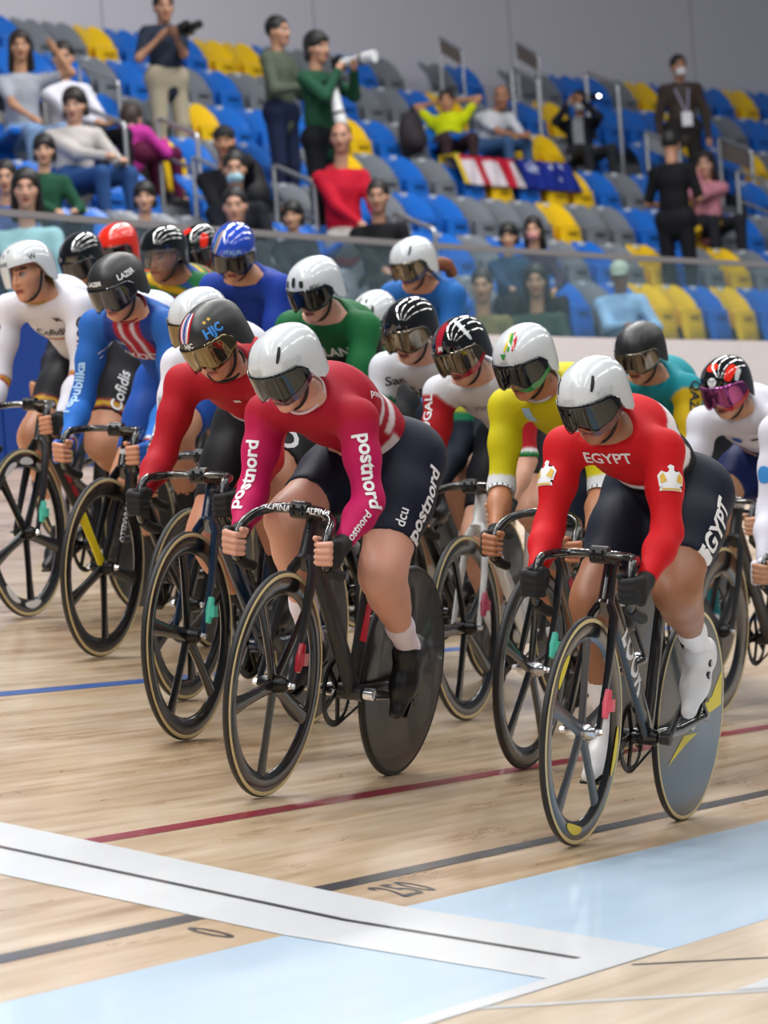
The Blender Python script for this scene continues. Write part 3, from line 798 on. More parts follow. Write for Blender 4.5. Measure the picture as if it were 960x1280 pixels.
def face_colors(V, lab, H, R, skin, brow='#2a1d14', hairc=None):
    q = (V-np.asarray(H))@R
    sk = np.array(s2l(skin)); c = np.tile(sk, (len(V), 1))
    n = np.sin(q[:, 0]*90+q[:, 2]*60)*.04+np.sin(q[:, 1]*70)*.03
    c *= (1+n)[:, None]
    ch = np.exp(-(((np.abs(q[:, 1])-.042)/.022)**2+((q[:, 2]+.03)/.025)**2))*(q[:, 0] > .02)
    c = c*(1-.22*ch[:, None])+np.array([.55, .2, .15])*sk.max()*(.22*ch[:, None])
    lip = ((np.abs(q[:, 1]) < .025) & (np.abs(q[:, 2]+.066) < .0125-.2*np.abs(q[:, 1])**1.2) & (q[:, 0] > .07))
    c[lip] = np.array(s2l('#9c5148'))
    slit = (np.abs(q[:, 1]) < .022) & (np.abs(q[:, 2]+.0655) < .0028) & (q[:, 0] > .07); c[slit] = np.array(s2l('#4a1d1d'))
    br = (np.abs(np.abs(q[:, 1])-.033) < .021) & (np.abs(q[:, 2]-.034+((np.abs(q[:, 1])-.03)*6)**2*.06) < .005) & (q[:, 0] > .05); c[br] = np.array(s2l(brow))
    ey = (lab == 12)
    ir = ey & ((np.abs(q[:, 1])-.032)**2+(q[:, 2]-.009)**2 < .0065**2); c[ey] = np.array(s2l('#9a8a80')); c[ir] = np.array(s2l('#20140e'))
    lid = ey & (q[:, 2] > .0125); c[lid] = np.array(s2l('#3a241a'))
    return c
# ---------------- helmets (head frame)
HS = .855
HC = np.array([-.012, 0, .034])
def hel_pt(az, el, off=0.0, tail=.160, sc=1.0):
    d = np.array([math.cos(el)*math.cos(az), math.cos(el)*math.sin(az), math.sin(el)])
    ax = .131 if d[0] > 0 else tail
    azr = .122 if d[2] > 0 else .30
    ay = .109
    e = 2.25
    r = (abs(d[0]/ax)**e+abs(d[1]/ay)**e+abs(d[2]/azr)**e)**(-1/e)*sc
    return HC+d*(r+off)
def el_low(az):
    a = abs(math.degrees(az)); return math.radians(np.interp(a, [0, 40, 64, 80, 95, 120, 180], [8, 9, 8, -6, -32, -40, -30]))
def make_helmet(parent, H, R, spec):
    tail = spec.get('tail', .160); m = spec['m']
    def W(p): return np.asarray(H)+R@(np.asarray(p)*HS)
    NA, NE = 48, 14
    V = []; F = []
    for j in range(NE+1):
        for i in range(NA):
            az = 2*math.pi*i/NA; lo = el_low(az); t = j/NE
            V.append(W(hel_pt(az, lo+(math.pi/2-lo)*(t**.9), 0, tail)))
    for j in range(NE):
        for i in range(NA):
            F.append((j*NA+i, j*NA+(i+1) % NA, (j+1)*NA+(i+1) % NA, (j+1)*NA+i))
    b = len(V)
    for i in range(NA):
        az = 2*math.pi*i/NA; V.append(W(hel_pt(az, el_low(az), -.014, tail)))
    for i in range(NA): F.append((b+i, b+(i+1) % NA, (i+1) % NA, i))
    me = np_mesh('helmet', V, F); ho = link('helmet', me, m, parent); sharp(me, 50)
    def strip(pts, hw, mm, name, off=.0012, n=14):
        """ribbon through (az,el) degrees"""
        P = [np.radians(p) for p in bez([(a, e_, 0) for a, e_ in pts], max(2, n//(len(pts)-1)))]
        X = [hel_pt(a, e_, off, tail) for a, e_, _ in P]; vs = []
        for i, x in enumerate(X):
            t = X[min(i+1, len(X)-1)]-X[max(i-1, 0)]; nn = x-HC; sd = vnorm(np.cross(t, nn))
            k = hw*(math.sin(math.pi*min(max((i+.6)/(len(X)+.2), 0), 1))**.35)
            for q in (-1, -.33, .33, 1):
                p = x+sd*k*q; d = p-HC; az = math.atan2(d[1], d[0]); el = math.atan2(d[2], math.hypot(d[0], d[1])); vs.append(W(hel_pt(az, el, off, tail)))
        fs = [(i*4+j, i*4+j+1, i*4+4+j+1, i*4+4+j) for i in range(len(X)-1) for j in range(3)]
        link(name, np_mesh(name, vs, fs), mm, ho)
    for st in spec.get('slots', ()): strip(st[:-1], st[-1], M_VENT, 'vent')
    for st in spec.get('stripes', ()): strip(st[0], st[1], st[2], 'stripe', .0010)
    for body, az, el, size, mm, *kw in spec.get('text', ()):
        kw = kw[0] if kw else {}
        tv, tf = (text_geo(body, kw.get('bold', .012), kw.get('shear', 0)) if isinstance(body, str) else shape_geo(body, .3))
        ro = math.radians(kw.get('rot', 0)); a0, e0 = math.radians(az), math.radians(el); vs = []
        r0 = np.linalg.norm(hel_pt(a0, e0, 0, tail)-HC)
        for tx, ty in tv:
            x_ = (tx*math.cos(ro)-ty*math.sin(ro))*size; y_ = (tx*math.sin(ro)+ty*math.cos(ro))*size
            vs.append(W(hel_pt(a0+x_/(r0*math.cos(e0)), e0+y_/r0, .0016, tail)))
        me = bpy.data.meshes.new('tmp'); me.from_pydata([tuple(v) for v in vs], [], tf); link('lettering', me, mm, ho)
    # visor
    if spec.get('visor') is not None:
        V = []; F = []; na, ne = 26, 8; amax = spec.get('vaz', 82)
        for i in range(na+1):
            a = math.radians(-amax+2*amax*i/na); ad = abs(math.degrees(a))
            top = el_low(a)+math.radians(2.5); bot = math.radians(np.interp(ad, [0, 8, 22, 50, 70, 90], [-22, -26, -33, -31, -24, -18]))+math.radians(spec.get('vlow', 0))
            for j in range(ne+1):
                el = bot+(top-bot)*j/ne; V.append(W(hel_pt(a, el, .0065, tail, 1.0)))
        for i in range(na):
            for j in range(ne): k = i*(ne+1)+j; F.append((k, k+ne+1, k+ne+2, k+1))
        vo = link('visor', np_mesh('visor', V, F), spec['visor'], ho)
        so = vo.modifiers.new('thickness', 'SOLIDIFY'); so.thickness = .0022
        if spec.get('rimcol') is not None:
            pts = []
            for i in range(na//2, na+1):
                a = math.radians(-amax+2*amax*i/na); bot = np.interp(abs(math.degrees(a)), [0, 8, 22, 50, 70, 90], [-22, -26, -33, -31, -24, -18]); pts.append((math.degrees(a), bot+5+spec.get('vlow', 0)))
            P = [W(hel_pt(math.radians(a), math.radians(e_), .0085, tail)) for a, e_ in pts]; P2 = [W(hel_pt(math.radians(a), math.radians(e_-9), .0085, tail)) for a, e_ in pts]
            P2 = [p2 for p2 in P2]; n = len(P); mid = [(a+b_)/2 for a, b_ in zip(P, P2)]
            fs = [(i, i+1, n+i+1, n+i) for i in range(n-1)]
            wd_ = [min(1, i/6) for i in range(n)]
            link('visor_edge', np_mesh('visor_edge', [P2[i]+(P[i]-P2[i])*wd_[i] for i in range(n)]+P2, fs), spec['rimcol'], vo)
    # straps
    mb = MB()
    for sg in (-1, 1):
        pts = [W(np.array(p)) for p in ((.0, sg*.090, -.002), (.008, sg*.081, -.045), (.022, sg*.062, -.088), (.040, sg*.030, -.116), (.044, 0, -.120))]
        mb.tube(bez(pts, 4), .0045, 6, flat=(tuple(R@np.array([1, 0, .3])), 1.8))
    mb.obj('strap', M_STRAP, ho, smooth=True)
    return ho

# ---------------- hands closed round the drops
def hand_prims(G, F, O, A, W, sc=1.0, infl=0.0, fingers='full', lab=20):
    def p(f, o, a): return G+F*f*sc+O*o*sc+A*a*sc
    pr = []; first = True
    ai = (.0305, .0115, -.0075, -.0255); rr = (.0094, .0098, .0093, .0082); fo = (.004, .003, 0, -.004)
    for i in range(4):
        K = p(-.010, .033, ai[i]*1.08); ln = (1.0, 1.08, 1.02, .88)[i]
        pr.append(Cap(W, K, .0175*sc+infl, .0125*sc+infl, k=.014, lab=lab))
    tb, tm, tt = p(-.036, -.002, .020), p(-.010, -.026, .036), p(.022, -.022, .046)
    pr.append(Cap(lerp(W, tb, .4), tb, .016*sc+infl, .0145*sc+infl, k=.014, lab=lab))
    if fingers != 'none':
        pr.append(Cap(tb, tm, .0125*sc+infl, .0105*sc+infl, k=.010, lab=lab))
    if fingers == 'full': pr.append(Cap(tm, tt, .0105*sc+infl, .0085*sc+infl, k=.006, lab=lab))
    for i in range(4):
        K = p(-.010, .033, ai[i]*1.08); p1 = p(.021+fo[i], .027, ai[i]+.003); p2 = p(.0265+fo[i]*.6, -.006, ai[i]*.98-.001); p3 = p(.006, -.0265, ai[i]*.94-.004)
        r = rr[i]*sc+infl
        if fingers == 'full':
            pr += [Cap(K, p1, r*1.12, r*1.02, k=.006, lab=lab), Cap(p1, p2, r*1.04, r*.95, k=.0018, lab=lab), Cap(p2, p3, r*.95, r*.80, k=.0018, lab=lab)]
        elif fingers == 'half': pr += [Cap(K, lerp(K, p1, .55), r*1.12, r*1.06, k=.006, lab=lab)]
    return pr

class Rider: pass
def rider(mw, label, head_px=None, hx=-.09, head=None, yaw=0, pitch=14, roll=0, crank=180, skin='#c68f6f', jersey=None, shorts=None, helmet=None, gloves='mitt', glove_m=None,
          sleeve=1.0, sock=('#e8e6ea', .45), shoe='#16161a', q=1.0, bar='handlebar', text=(), hipdx=0.0, brow='#3a2416', foot=(None, None), knee_out=.12, elbow=(.28, -.9, -.1), sh=(0, 0), legs=True, hem=.62, arm_flesh=.96, hand_h=None, collar=None, sad=.05, fl=1.17):
    rd = Rider(); iw = np.array(mw.inverted())
    if head is None:
        hz_ = (np.array(mw)[:3, 3]-CAM)@_fw
        # point on the sight line of the head at the given forward station of the bicycle
        o = (iw@np.append(CAM, 1))[:3]; d = iw[:3, :3]@ray(head_px[0], head_px[1]+.034*FPX/hz_); t = (hx-o[0])/d[0]; head = o+d*t
    H = np.array(head, float); rd.H = H
    R = frame_of(yaw, pitch, roll); rd.R = R
    hy = H[1]
    hip = np.array([-.645+hipdx-.16*sad, 0, .985+.985*sad])
    N = H+np.array([-.122, -hy*.25, -.066])
    t = vnorm(N-hip); tn = vnorm(np.cross(t, [0, 1, 0])); tn = tn if tn[2] > 0 else -tn          # back normal
    yl = vnorm(np.cross(tn, t)); yl = yl if yl[1] > 0 else -yl
    TL = np.linalg.norm(N-hip)
    waist = hip+t*TL*.30+tn*.035; chest = hip+t*TL*.72+tn*.030
    S = {1: N-t*.050+yl*.156-tn*.045+np.array([sh[0], 0, 0]), -1: N-t*.050-yl*.156-tn*.045+np.array([sh[1], 0, 0])}
    rd.N, rd.t, rd.tn, rd.yl, rd.hip, rd.S = N, t, tn, yl, hip, S
    E = {}; Wr = {}; G = {}; HB = {}
    for sg in (1, -1):
        g = np.array([.049, sg*.142, .733]) if bar == 'handlebar' else np.array([.068, sg*.144, .752])
        A = vnorm([.12, 0, 1]); Fv = vnorm([1, -sg*.12, -.12]); O = vnorm(np.cross(A, Fv))*1.0
        if O[1]*sg < 0: O = -O
        Fv = vnorm(np.cross(O, A)); Fv = Fv if Fv[0] > 0 else -Fv
        W = g+Fv*-.072+O*.014+A*.020
        G[sg] = g; HB[sg] = (Fv, O, A); Wr[sg] = W
        dl = np.linalg.norm(W-S[sg]); la = max(.455, min(.53, 1.05*dl)); E[sg] = ik(S[sg], W, .54*la, .46*la, np.array([elbow[0]*-.6, sg*elbow[0], elbow[2]]) if False else np.array([elbow[1], sg*elbow[0], elbow[2]]))
    rd.E, rd.Wr = E, Wr
    K = {}; Ank = {}; Hp = {}; Ped = {}
    for sg in (1, -1):
        ph = math.radians(crank)+(0 if sg == 1 else math.pi)
        pd = BB+np.array([.165*math.cos(ph), sg*.112, .165*math.sin(ph)])
        fa = foot[0 if sg == 1 else 1]
        fa = (22+22*max(0, -math.cos(ph))) if fa is None else fa        # toe-down angle
        c, s_ = math.cos(math.radians(fa)), math.sin(math.radians(fa))
        an = pd+np.array([-.125*c+.10*s_, 0, .125*s_+.10*c])
        Hp[sg] = hip+yl*sg*.088-t*.01-tn*.02
        Ank[sg] = an; Ped[sg] = (pd, c, s_)
        K[sg] = ik(Hp[sg], an, .435, .425, np.array([1, sg*knee_out, .25]))
    rd.K, rd.Ank, rd.Hp = K, Ank, Hp
    f = arm_flesh
    def arm(sg, e, lab, upto=9.0):
        L1 = np.linalg.norm(E[sg]-S[sg]); L2 = np.linalg.norm(Wr[sg]-E[sg]); LT = L1+L2
        st_ = [(0, .060*f), (.45*L1/LT, .051*f), (L1/LT, .042*f), ((L1+.35*L2)/LT, .043*f), (1.0, .0265*f)]
        def at(x_): return lerp(S[sg], E[sg], x_*LT/L1) if x_*LT <= L1 else lerp(E[sg], Wr[sg], (x_*LT-L1)/L2)
        out = [Cap(N-t*.03-tn*.01, S[sg], .055+e, .060*f+e, k=.05, lab=0)]
        for (x0, r0), (x1, r1) in zip(st_[:-1], st_[1:]):
            if x0 >= upto: break
            if x1 > upto: r1 = lerp(r0, r1, (upto-x0)/(x1-x0)); x1 = upto
            out.append(Cap(at(x0), at(x1), r0+e, r1+e, k=.035, lab=lab))
        return out
    def torso(e):
        return [Cap(hip+tn*.01, waist, .118+e, .112+e, n=tn, s_=.80, k=.05, lab=0), Cap(waist, chest, .114+e, .138+e, n=tn, s_=.82, k=.06, lab=0), Cap(chest, N-t*.075, .138+e, .085+e, n=tn, s_=.80, k=.06, lab=0),
                Cap(N-t*.10, N+vnorm(H-N)*.02, .060+e, .052+e, k=.05, lab=0)]
    def leg(sg, e, full=True):
        h_, k_, a_ = Hp[sg], K[sg], Ank[sg]; sd = vnorm(a_-k_); bk = vnorm(np.cross(sd, [0, 1, 0])); bk = bk if bk[0] < 0 else -bk
        pr = [Cap(h_-tn*.0, lerp(h_, k_, .35), .098*fl+e, .088*fl+e, k=.05, lab=2+(sg < 0)), Cap(lerp(h_, k_, .35), lerp(h_, k_, .9), .088*fl+e, .064*fl+e, k=.04, lab=2+(sg < 0))]
        if full:
            pr += [Cap(lerp(h_, k_, .9), k_, .062*fl+e, .058*fl+e, k=.03, lab=2+(sg < 0)), Cap(k_, lerp(k_, a_, .25), .055*fl+e, .052*fl+e, k=.03, lab=4), Cap(lerp(k_, a_, .16)+bk*.016, lerp(k_, a_, .45)+bk*.010, .047*fl+e, .045*fl+e, k=.04, lab=4),
                   Cap(lerp(k_, a_, .25), lerp(k_, a_, .7), .050*fl+e, .038*fl+e, k=.03, lab=4), Cap(lerp(k_, a_, .7), a_, .037+e, .033+e, k=.02, lab=4)]
        return pr
    glute = lambda e: [Ell(hip-t*.040+yl*sg*.072+tn*.005, (.095+e, .090+e, .092+e), k=.05, lab=1) for sg in (1, -1)]+[Cap(Hp[1], Hp[-1], .10+e, .10+e, k=.05, lab=1)]
    # ---- body: one skin mesh
    hB = .0155*q
    pr = torso(-.012)+arm(1, -.004, 6)+arm(-1, -.004, 7)+glute(-.012)+leg(1, -.004)+leg(-1, -.004)
    for sg in (1, -1): pr.append(Cap(Ank[sg], lerp(Ank[sg], Ped[sg][0], .6), .026, .018, k=.02))
    parts = []
    V, F = sdf_surface(pr, hB); V = relax(V, F, 1, .4); parts.append((V, F, np.tile(s2l(skin), (len(V), 1))))
    hp = head_prims((0, 0, 0), np.eye(3), R.T@(N-H)/HS)
    V, F = sdf_surface(hp, .0056*q); lb = sdf_labels(hp, V); fc = face_colors(V, lb, (0, 0, 0), np.eye(3), skin, brow); parts.append(((H+(V*HS)@R.T).astype(np.float32), F, fc))
    for sg in (1, -1):
        Fv, O, A = HB[sg]; pp = [Cap(lerp(E[sg], Wr[sg], .72), Wr[sg], .029*f, .0235*f, n=O, s_=.85, k=.01)]+hand_prims(G[sg], Fv, O, A, Wr[sg])
        V, F = sdf_surface(pp, hand_h or .0042*(q if q < 1.1 else q*1.15)); c = np.tile(s2l(skin), (len(V), 1)); parts.append((V, F, c))
    Vs = np.concatenate([p[0] for p in parts]); Cs = np.concatenate([p[2] for p in parts]); off = 0; Fs = []
    for p in parts: Fs.append(p[1]+off); off += len(p[0])
    body = link('person', np_mesh('person', Vs, np.concatenate(Fs), Cs), M_SKIN); body.matrix_world = mw
    tag(body, label, 'person', 'racing cyclists'); rd.obj = body
    # ---- jersey
    pr = torso(.0)+arm(1, .002, 1, min(1, sleeve+.06))+arm(-1, .002, 2, min(1, sleeve+.06))
    cuts = [Cut(N+vnorm(H-N)*.012+tn*.004, vnorm(H-N)+tn*.0, .10)]
    for sg in (1, -1):
        if sleeve >= .99: cuts.append(Cut(Wr[sg]-vnorm(Wr[sg]-E[sg])*.012, Wr[sg]-E[sg], .075))
        else:
            L1 = np.linalg.norm(E[sg]-S[sg]); L2 = np.linalg.norm(Wr[sg]-E[sg]); x_ = sleeve*(L1+L2)
            se, dr = (lerp(S[sg], E[sg], x_/L1), E[sg]-S[sg]) if x_ <= L1 else (lerp(E[sg], Wr[sg], (x_-L1)/L2), Wr[sg]-E[sg])
            cuts.append(Cut(se, dr, .11))
    V, F = sdf_surface(pr, .0068*q, cuts); V = relax(V, F, 2, .4)
    lb = sdf_labels(pr, V)
    info = dict(P=V, lab=lb, y=(V-hip)@yl, tt=((V-hip)@t)/TL, n=(V-(hip+tn*.03))@tn, x=V[:, 0], z=V[:, 2])
    ta = np.zeros(len(V))
    for sg, l in ((1, 1), (-1, 2)):
        m_ = lb == l; P = V[m_]
        L1 = np.linalg.norm(E[sg]-S[sg]); L2 = np.linalg.norm(Wr[sg]-E[sg])
        t1 = np.clip((P-S[sg])@(E[sg]-S[sg])/L1**2, -.3, 1); t2 = np.clip((P-E[sg])@(Wr[sg]-E[sg])/L2**2, 0, 1.2)
        ta[m_] = (t1*L1+t2*L2)/(L1+L2)
    info['ta'] = ta; info['ang'] = np.zeros(len(V))
    for sg, l in ((1, 1), (-1, 2)):
        m_ = lb == l; ax = vnorm(Wr[sg]-E[sg]); e1 = vnorm(np.cross(ax, [0, 1, 0])); e2 = np.cross(ax, e1); q_ = V[m_]-E[sg]; info['ang'][m_] = np.arctan2(q_@e2, q_@e1)
    info['arm'] = lb > 0; info['armL'] = lb == 1; info['armR'] = lb == 2
    nk = np.linalg.norm(V-(N+vnorm(H-N)*.012), axis=1); info['neck'] = nk
    C = np.zeros((len(V), 3)); jersey(info, C); C = relax(C, F, 1, .55)
    jo = link('jersey', np_mesh('jersey', V, F, C), M_CLOTH, body); rd.jo = jo; jb = bvh_of(V, F)
    # ---- shorts
    pr = glute(.002)+[Cap(hip+tn*.01, waist, .122, .114, n=tn, s_=.80, k=.05, lab=1)]
    for sg in (1, -1): pr += leg(sg, .002, False)[:2]
    cuts = [Cut(lerp(Hp[sg], K[sg], hem+.1), K[sg]-Hp[sg], .13) for sg in (1, -1)]
    V, F = sdf_surface(pr, .0108*q, cuts); V = relax(V, F, 1, .35); lb = sdf_labels(pr, V)
    th = np.zeros(len(V)); 
    for sg, l in ((1, 2), (-1, 3)):
        m_ = lb == l; th[m_] = ((V[m_]-Hp[sg])@(K[sg]-Hp[sg]))/np.linalg.norm(K[sg]-Hp[sg])**2/(hem+.1)
    C = np.zeros((len(V), 3)); shorts(dict(P=V, lab=lb, th=th, y=(V-hip)@yl, z=V[:, 2]), C); C = relax(C, F, 1, .5)
    so = link('shorts', np_mesh('shorts', V, F, C), M_SHORT, body); sb = bvh_of(V, F)
    # ---- socks and shoes
    for sg in (1, -1):
        k_, a_ = K[sg], Ank[sg]; pd, c, s_ = Ped[sg]
        scol, sl = sock
        top = lerp(k_, a_, 1-sl); dv = vnorm(k_-a_)
        pr = [Cap(lerp(k_, a_, max(.05, 1-sl-.12)), lerp(k_, a_, .72), .050 if sl > .5 else .045, .0415, k=.02), Cap(lerp(k_, a_, .72), a_, .0415, .037, k=.02), Cap(a_, a_+np.array([.05*c-.05*s_, 0, -.05*s_-.04*c]), .034, .03, k=.02)]
        V, F = sdf_surface(pr, .010*q, [Cut(top, dv, .12)]); link('sock', np_mesh('sock', V, F), mat('sock_'+scol, scol, .8), body)
        def fp(x, y, z, pd=pd, c=c, s_=s_): return pd+np.array([x*c+z*s_, y, -x*s_+z*c])
        pr = [Cap(fp(-.165, 0, .045), fp(-.03, 0, .036), .034, .040, n=(0, 1, 0), s_=.95, k=.03), Cap(fp(-.03, 0, .034), fp(.065, 0, .026), .040, .026, n=fp(0, 0, 1)-fp(0, 0, 0), s_=.72, k=.03), Cap(fp(-.125, 0, .045), fp(-.10, 0, .105), .040, .042, k=.03), Cap(fp(-.10, 0, .07), fp(-.01, 0, .05), .038, .034, k=.03)]
        V, F = sdf_surface(pr, .0085*q); V = relax(V, F, 1, .4); sh_o = link('shoe', np_mesh('shoe', V, F), mat('shoe_'+shoe, shoe, .4), body)
        mb = MB(); mb.box((-.165, -.030, -.001), (.07, .030, .008)); vs = [tuple(fp(*v)) for v in mb.v]; m2 = MB(); m2.add(vs, mb.f); m2.obj('sole', M_HUB, sh_o)
        if sg == 1: rd.shoe = sh_o; rd.fp = fp
    # ---- gloves
    if gloves:
        for sg in (1, -1):
            Fv, O, A = HB[sg]; dv = vnorm(Wr[sg]-E[sg])
            pp = [Cap(Wr[sg]-dv*.035, Wr[sg], .030*f, .0265*f, k=.012)]+hand_prims(G[sg], Fv, O, A, Wr[sg], 1.0, .0024, 'full' if gloves == 'full' else 'half')
            V, F = sdf_surface(pp, .0046*q, [Cut(Wr[sg]-dv*.038, -dv, .05)]); link('glove', np_mesh('glove', V, F), glove_m or M_GLOVE, body)
    if helmet: rd.helmet = make_helmet(body, H, R, helmet)
    if collar:
        pts = [N+vnorm(H-N)*.016+(yl*math.cos(a)*.064+np.cross(vnorm(H-N), yl)*math.sin(a)*.064) for a in np.linspace(0, 2*math.pi, 25)[:-1]]
        mb = MB(); mb.tube(pts, .0055, 6, closed=True); mb.obj('collar', mat('collar_'+collar, collar, .6), jo, smooth=True)
    # ---- lettering: (body, where, params...)
    for tx in text:
        body_t, where, kw = tx
        m_ = kw.get('m', M_PRW); size = kw['size']
        geo = text_geo(body_t, kw.get('bold', .015), kw.get('shear', 0)) if isinstance(body_t, str) else shape_geo(body_t, .25)
        if where in ('armL', 'armR'):
            sg = 1 if where == 'armL' else -1; tq = kw['t']; e_, w_, s_ = E[sg], Wr[sg], S[sg]
            if tq < .53: o_ = lerp(s_, e_, tq/.53); dr = vnorm(e_-s_)
            else: o_ = lerp(e_, w_, (tq-.53)/.47); dr = vnorm(w_-e_)
            n_ = np.array(kw.get('n', (.6, sg*.8, .2)), float); xd = dr if kw.get('down', True) else -dr
            if kw.get('across'): xd = np.cross(dr, n_)*(1 if kw['across'] > 0 else -1)
            decal('lettering', geo, jb, o_, n_, xd, size, m_, jo, lift=kw.get('lift', .0025))
        elif where == 'chest':
            o_ = hip+t*TL*kw.get('tt', .72)-tn*.05+yl*kw.get('y', 0); decal('lettering', geo, jb, o_, -tn+t*kw.get('up', .6), yl, size, m_, jo)
        elif where == 'back':
            o_ = hip+t*TL*kw.get('tt', .5)+tn*.05+yl*kw.get('y', 0); decal('lettering', geo, jb, o_, kw.get('n', tn), kw.get('x', -yl), size, m_, jo)
        elif where in ('thighL', 'thighR'):
            sg = 1 if where == 'thighL' else -1; o_ = lerp(Hp[sg], K[sg], kw['t']); dr = vnorm(K[sg]-Hp[sg])
            decal('lettering', geo, sb, o_, kw.get('n', (.1, sg*1.0, .1)), dr*(1 if kw.get('down', False) else -1), size, m_, so)
    return rd
def fill(C, m, col): C[m] = s2l(col)
# ================================================================== the bunch
def contact(x, y):
    d = ray(x, y); a, b_ = 4.0, 40.0
    for _ in range(60):
        t = (a+b_)/2; P = CAM+d*t
        if P[2] > ground(P[0], P[1]): a = t
        else: b_ = t
    return CAM+d*a
def place(px, Z, heading=0, lean=6, hx=-.09, hy=0.0):
    """bicycle under a head seen at px at distance Z"""
    Hd = atdepth(px[0], px[1]+.030*FPX/Z, Z); cx, cy = Hd[0]+hx, Hd[1]
    for _ in range(12):
        mw = bike_matrix(cx, cy, heading, lean); l = np.array(mw.inverted())@np.append(Hd, 1)
        dv = np.array(mw)[:3, :3]@np.array([l[0]-hx, l[1]-hy, 0]); cx += dv[0]; cy += dv[1]
    return mw, l[:3]
def plain(col):
    def f(i, C): C[:] = s2l(col)
    return f
def hemmed(col, *bands):
    """shorts with bands (from, to, colour) in thirds of the thigh"""
    def f(i, C):
        C[:] = s2l(col)
        for a, b_, c in bands: C[(i['lab'] >= 2) & (i['th'] > a) & (i['th'] <= b_)] = s2l(c)
    return f
def on_ground(px, heading=0, lean=7):
    P = contact(*px); return bike_matrix(P[0], P[1], heading, lean)
M_PRY = mat('print_gold', '#d8b13c', .5); M_PRBL = mat('print_blue_ink', '#2a5bb5', .5); M_PRGR = mat('print_green', '#1f8a3d', .5); M_PRLB = mat('print_light_blue', '#9fc6ee', .5); M_PRO = mat('print_orange', '#e07a25', .5)
M_PRPALE = mat('print_pale_grey', '#bcc2c7', .4); M_MINT = mat('tape_mint', '#4fc6ae', .4); M_CORAL = mat('tape_coral', '#e0596a', .4); M_ROSE = mat('tape_rose', '#a8405c', .4)
SLOTS_G = [[(34, 26), (50, 50), .0062], [(-34, 26), (-50, 50), .0062]]
HELM_GIRO = dict(m=H_WHITE, visor=M_VIS_SMOKE, slots=SLOTS_G, tail=.165)
DASHES = [[(-3, -.4), (-1.4, -.4), (-1.2, .4), (-2.8, .4)], [(-1, -.4), (.6, -.4), (.8, .4), (-.8, .4)], [(1, -.4), (2.6, -.4), (2.8, .4), (1.2, .4)]]
EAGLE = [[(-.45, -.5), (.45, -.5), (.42, -.38), (.18, -.34), (.2, -.2), (.46, -.3), (.5, .1), (.34, .3), (.2, .22), (.12, .34), (.14, .5), (-.02, .56), (-.14, .46), (-.06, .36), (-.12, .24), (-.22, .22), (-.36, .3), (-.5, .1), (-.46, -.3), (-.2, -.2), (-.18, -.34), (-.42, -.38)]]
EAGLE2 = [[(.18, -.12), (.40, -.22), (.43, .08), (.30, .20)]]; EAGLE3 = [[(-x_, y_) for x_, y_ in EAGLE2[0]][::-1]]; EAGLE4 = [[(-.38, -.47), (.38, -.47), (.36, -.41), (-.36, -.41)]]

# --- magenta rider
mw = on_ground((328, 997), 1.0, 10.5)
b1 = make_bike(mw, 'matt black track bicycle with red tape on its fork under the magenta rider', 184, M_CARBM, bar='handlebar', trans=M_FRED, rot=12, crank_m=M_ALLOY, tan_rear=False, sad=.04,
          text=(('ALPINA', 'handlebar', (-.055, -.065, .846), (1, -.15, .15), (0, 1, 0), .024, M_PRW), ('ALPINA', 'handlebar', (-.055, .065, .846), (1, .15, .15), (0, 1, 0), .024, M_PRW), ([[(-1.1, -.32), (1.1, -.32), (1.1, .32), (-1.1, .32)]], 'frame', (-.638, .0, .52), (.0, 1, .05), (-.05, 0, .24), .075, M_PRR), ([disc(0, 0, .2, 12)], 'frame', (-.645, .0, .57), (.0, 1, .05), (-.05, 0, .24), .075, M_PRW)))
def j_den(i, C):
    C[:] = s2l('#a30f2a'); a = i['arm']
    k = np.clip((i['ta']+.05)*3, 0, 1)[:, None]
    C[a] = (np.array(s2l('#a30f2a'))*(1-k)+np.array(s2l('#b81258'))*k)[a]
    m = (~a) & (i['tt'] < .34) & (i['n'] < -.02); fill(C, m, '#d8d4d8')
    for c_ in (.56, .40):
        m = (~a) & (np.abs(i['tt']-c_) < .035) & (i['n'] > -.03) & (i['y'] > .03); fill(C, m, '#d8d0d4')
r1 = rider(mw, 'cyclist in a magenta and red skinsuit with white sleeve lettering and white helmet', (357, 452), hx=-.07, yaw=-12, pitch=36, roll=-8, crank=184, jersey=j_den, shorts=plain('#141a2e'), sad=.04, foot=(58, 25),
      helmet=dict(HELM_GIRO, rimcol=gloss('plum', '#3c0c28'), text=(('giro', 60, 20, .05, M_PRPALE), ('GIRO', -8, 18, .022, M_PRPALE))), skin='#d29c86', collar='#d9c3cb', sock=('#e4dcea', .38), shoe='#0f1013',
      text=(('postnord', 'armL', dict(t=.36, size=.062, n=(.8, .55, .25), bold=.03)), ('postnord', 'armR', dict(t=.42, size=.058, n=(1, -.05, .1), bold=.03, down=False)), ('postnord', 'armL', dict(t=.82, size=.034, n=(.7, .7, .1), bold=.02, down=False)),
            ('postnord', 'back', dict(tt=.62, y=.09, size=.03, n=(.25, .75, .5), x=(-1, .1, -.1))),
            ('postnord', 'thighL', dict(t=.40, size=.070, n=(.2, 1, .2), bold=.03)), ('dcu', 'thighL', dict(t=.55, size=.045, n=(.75, .6, .3)))))
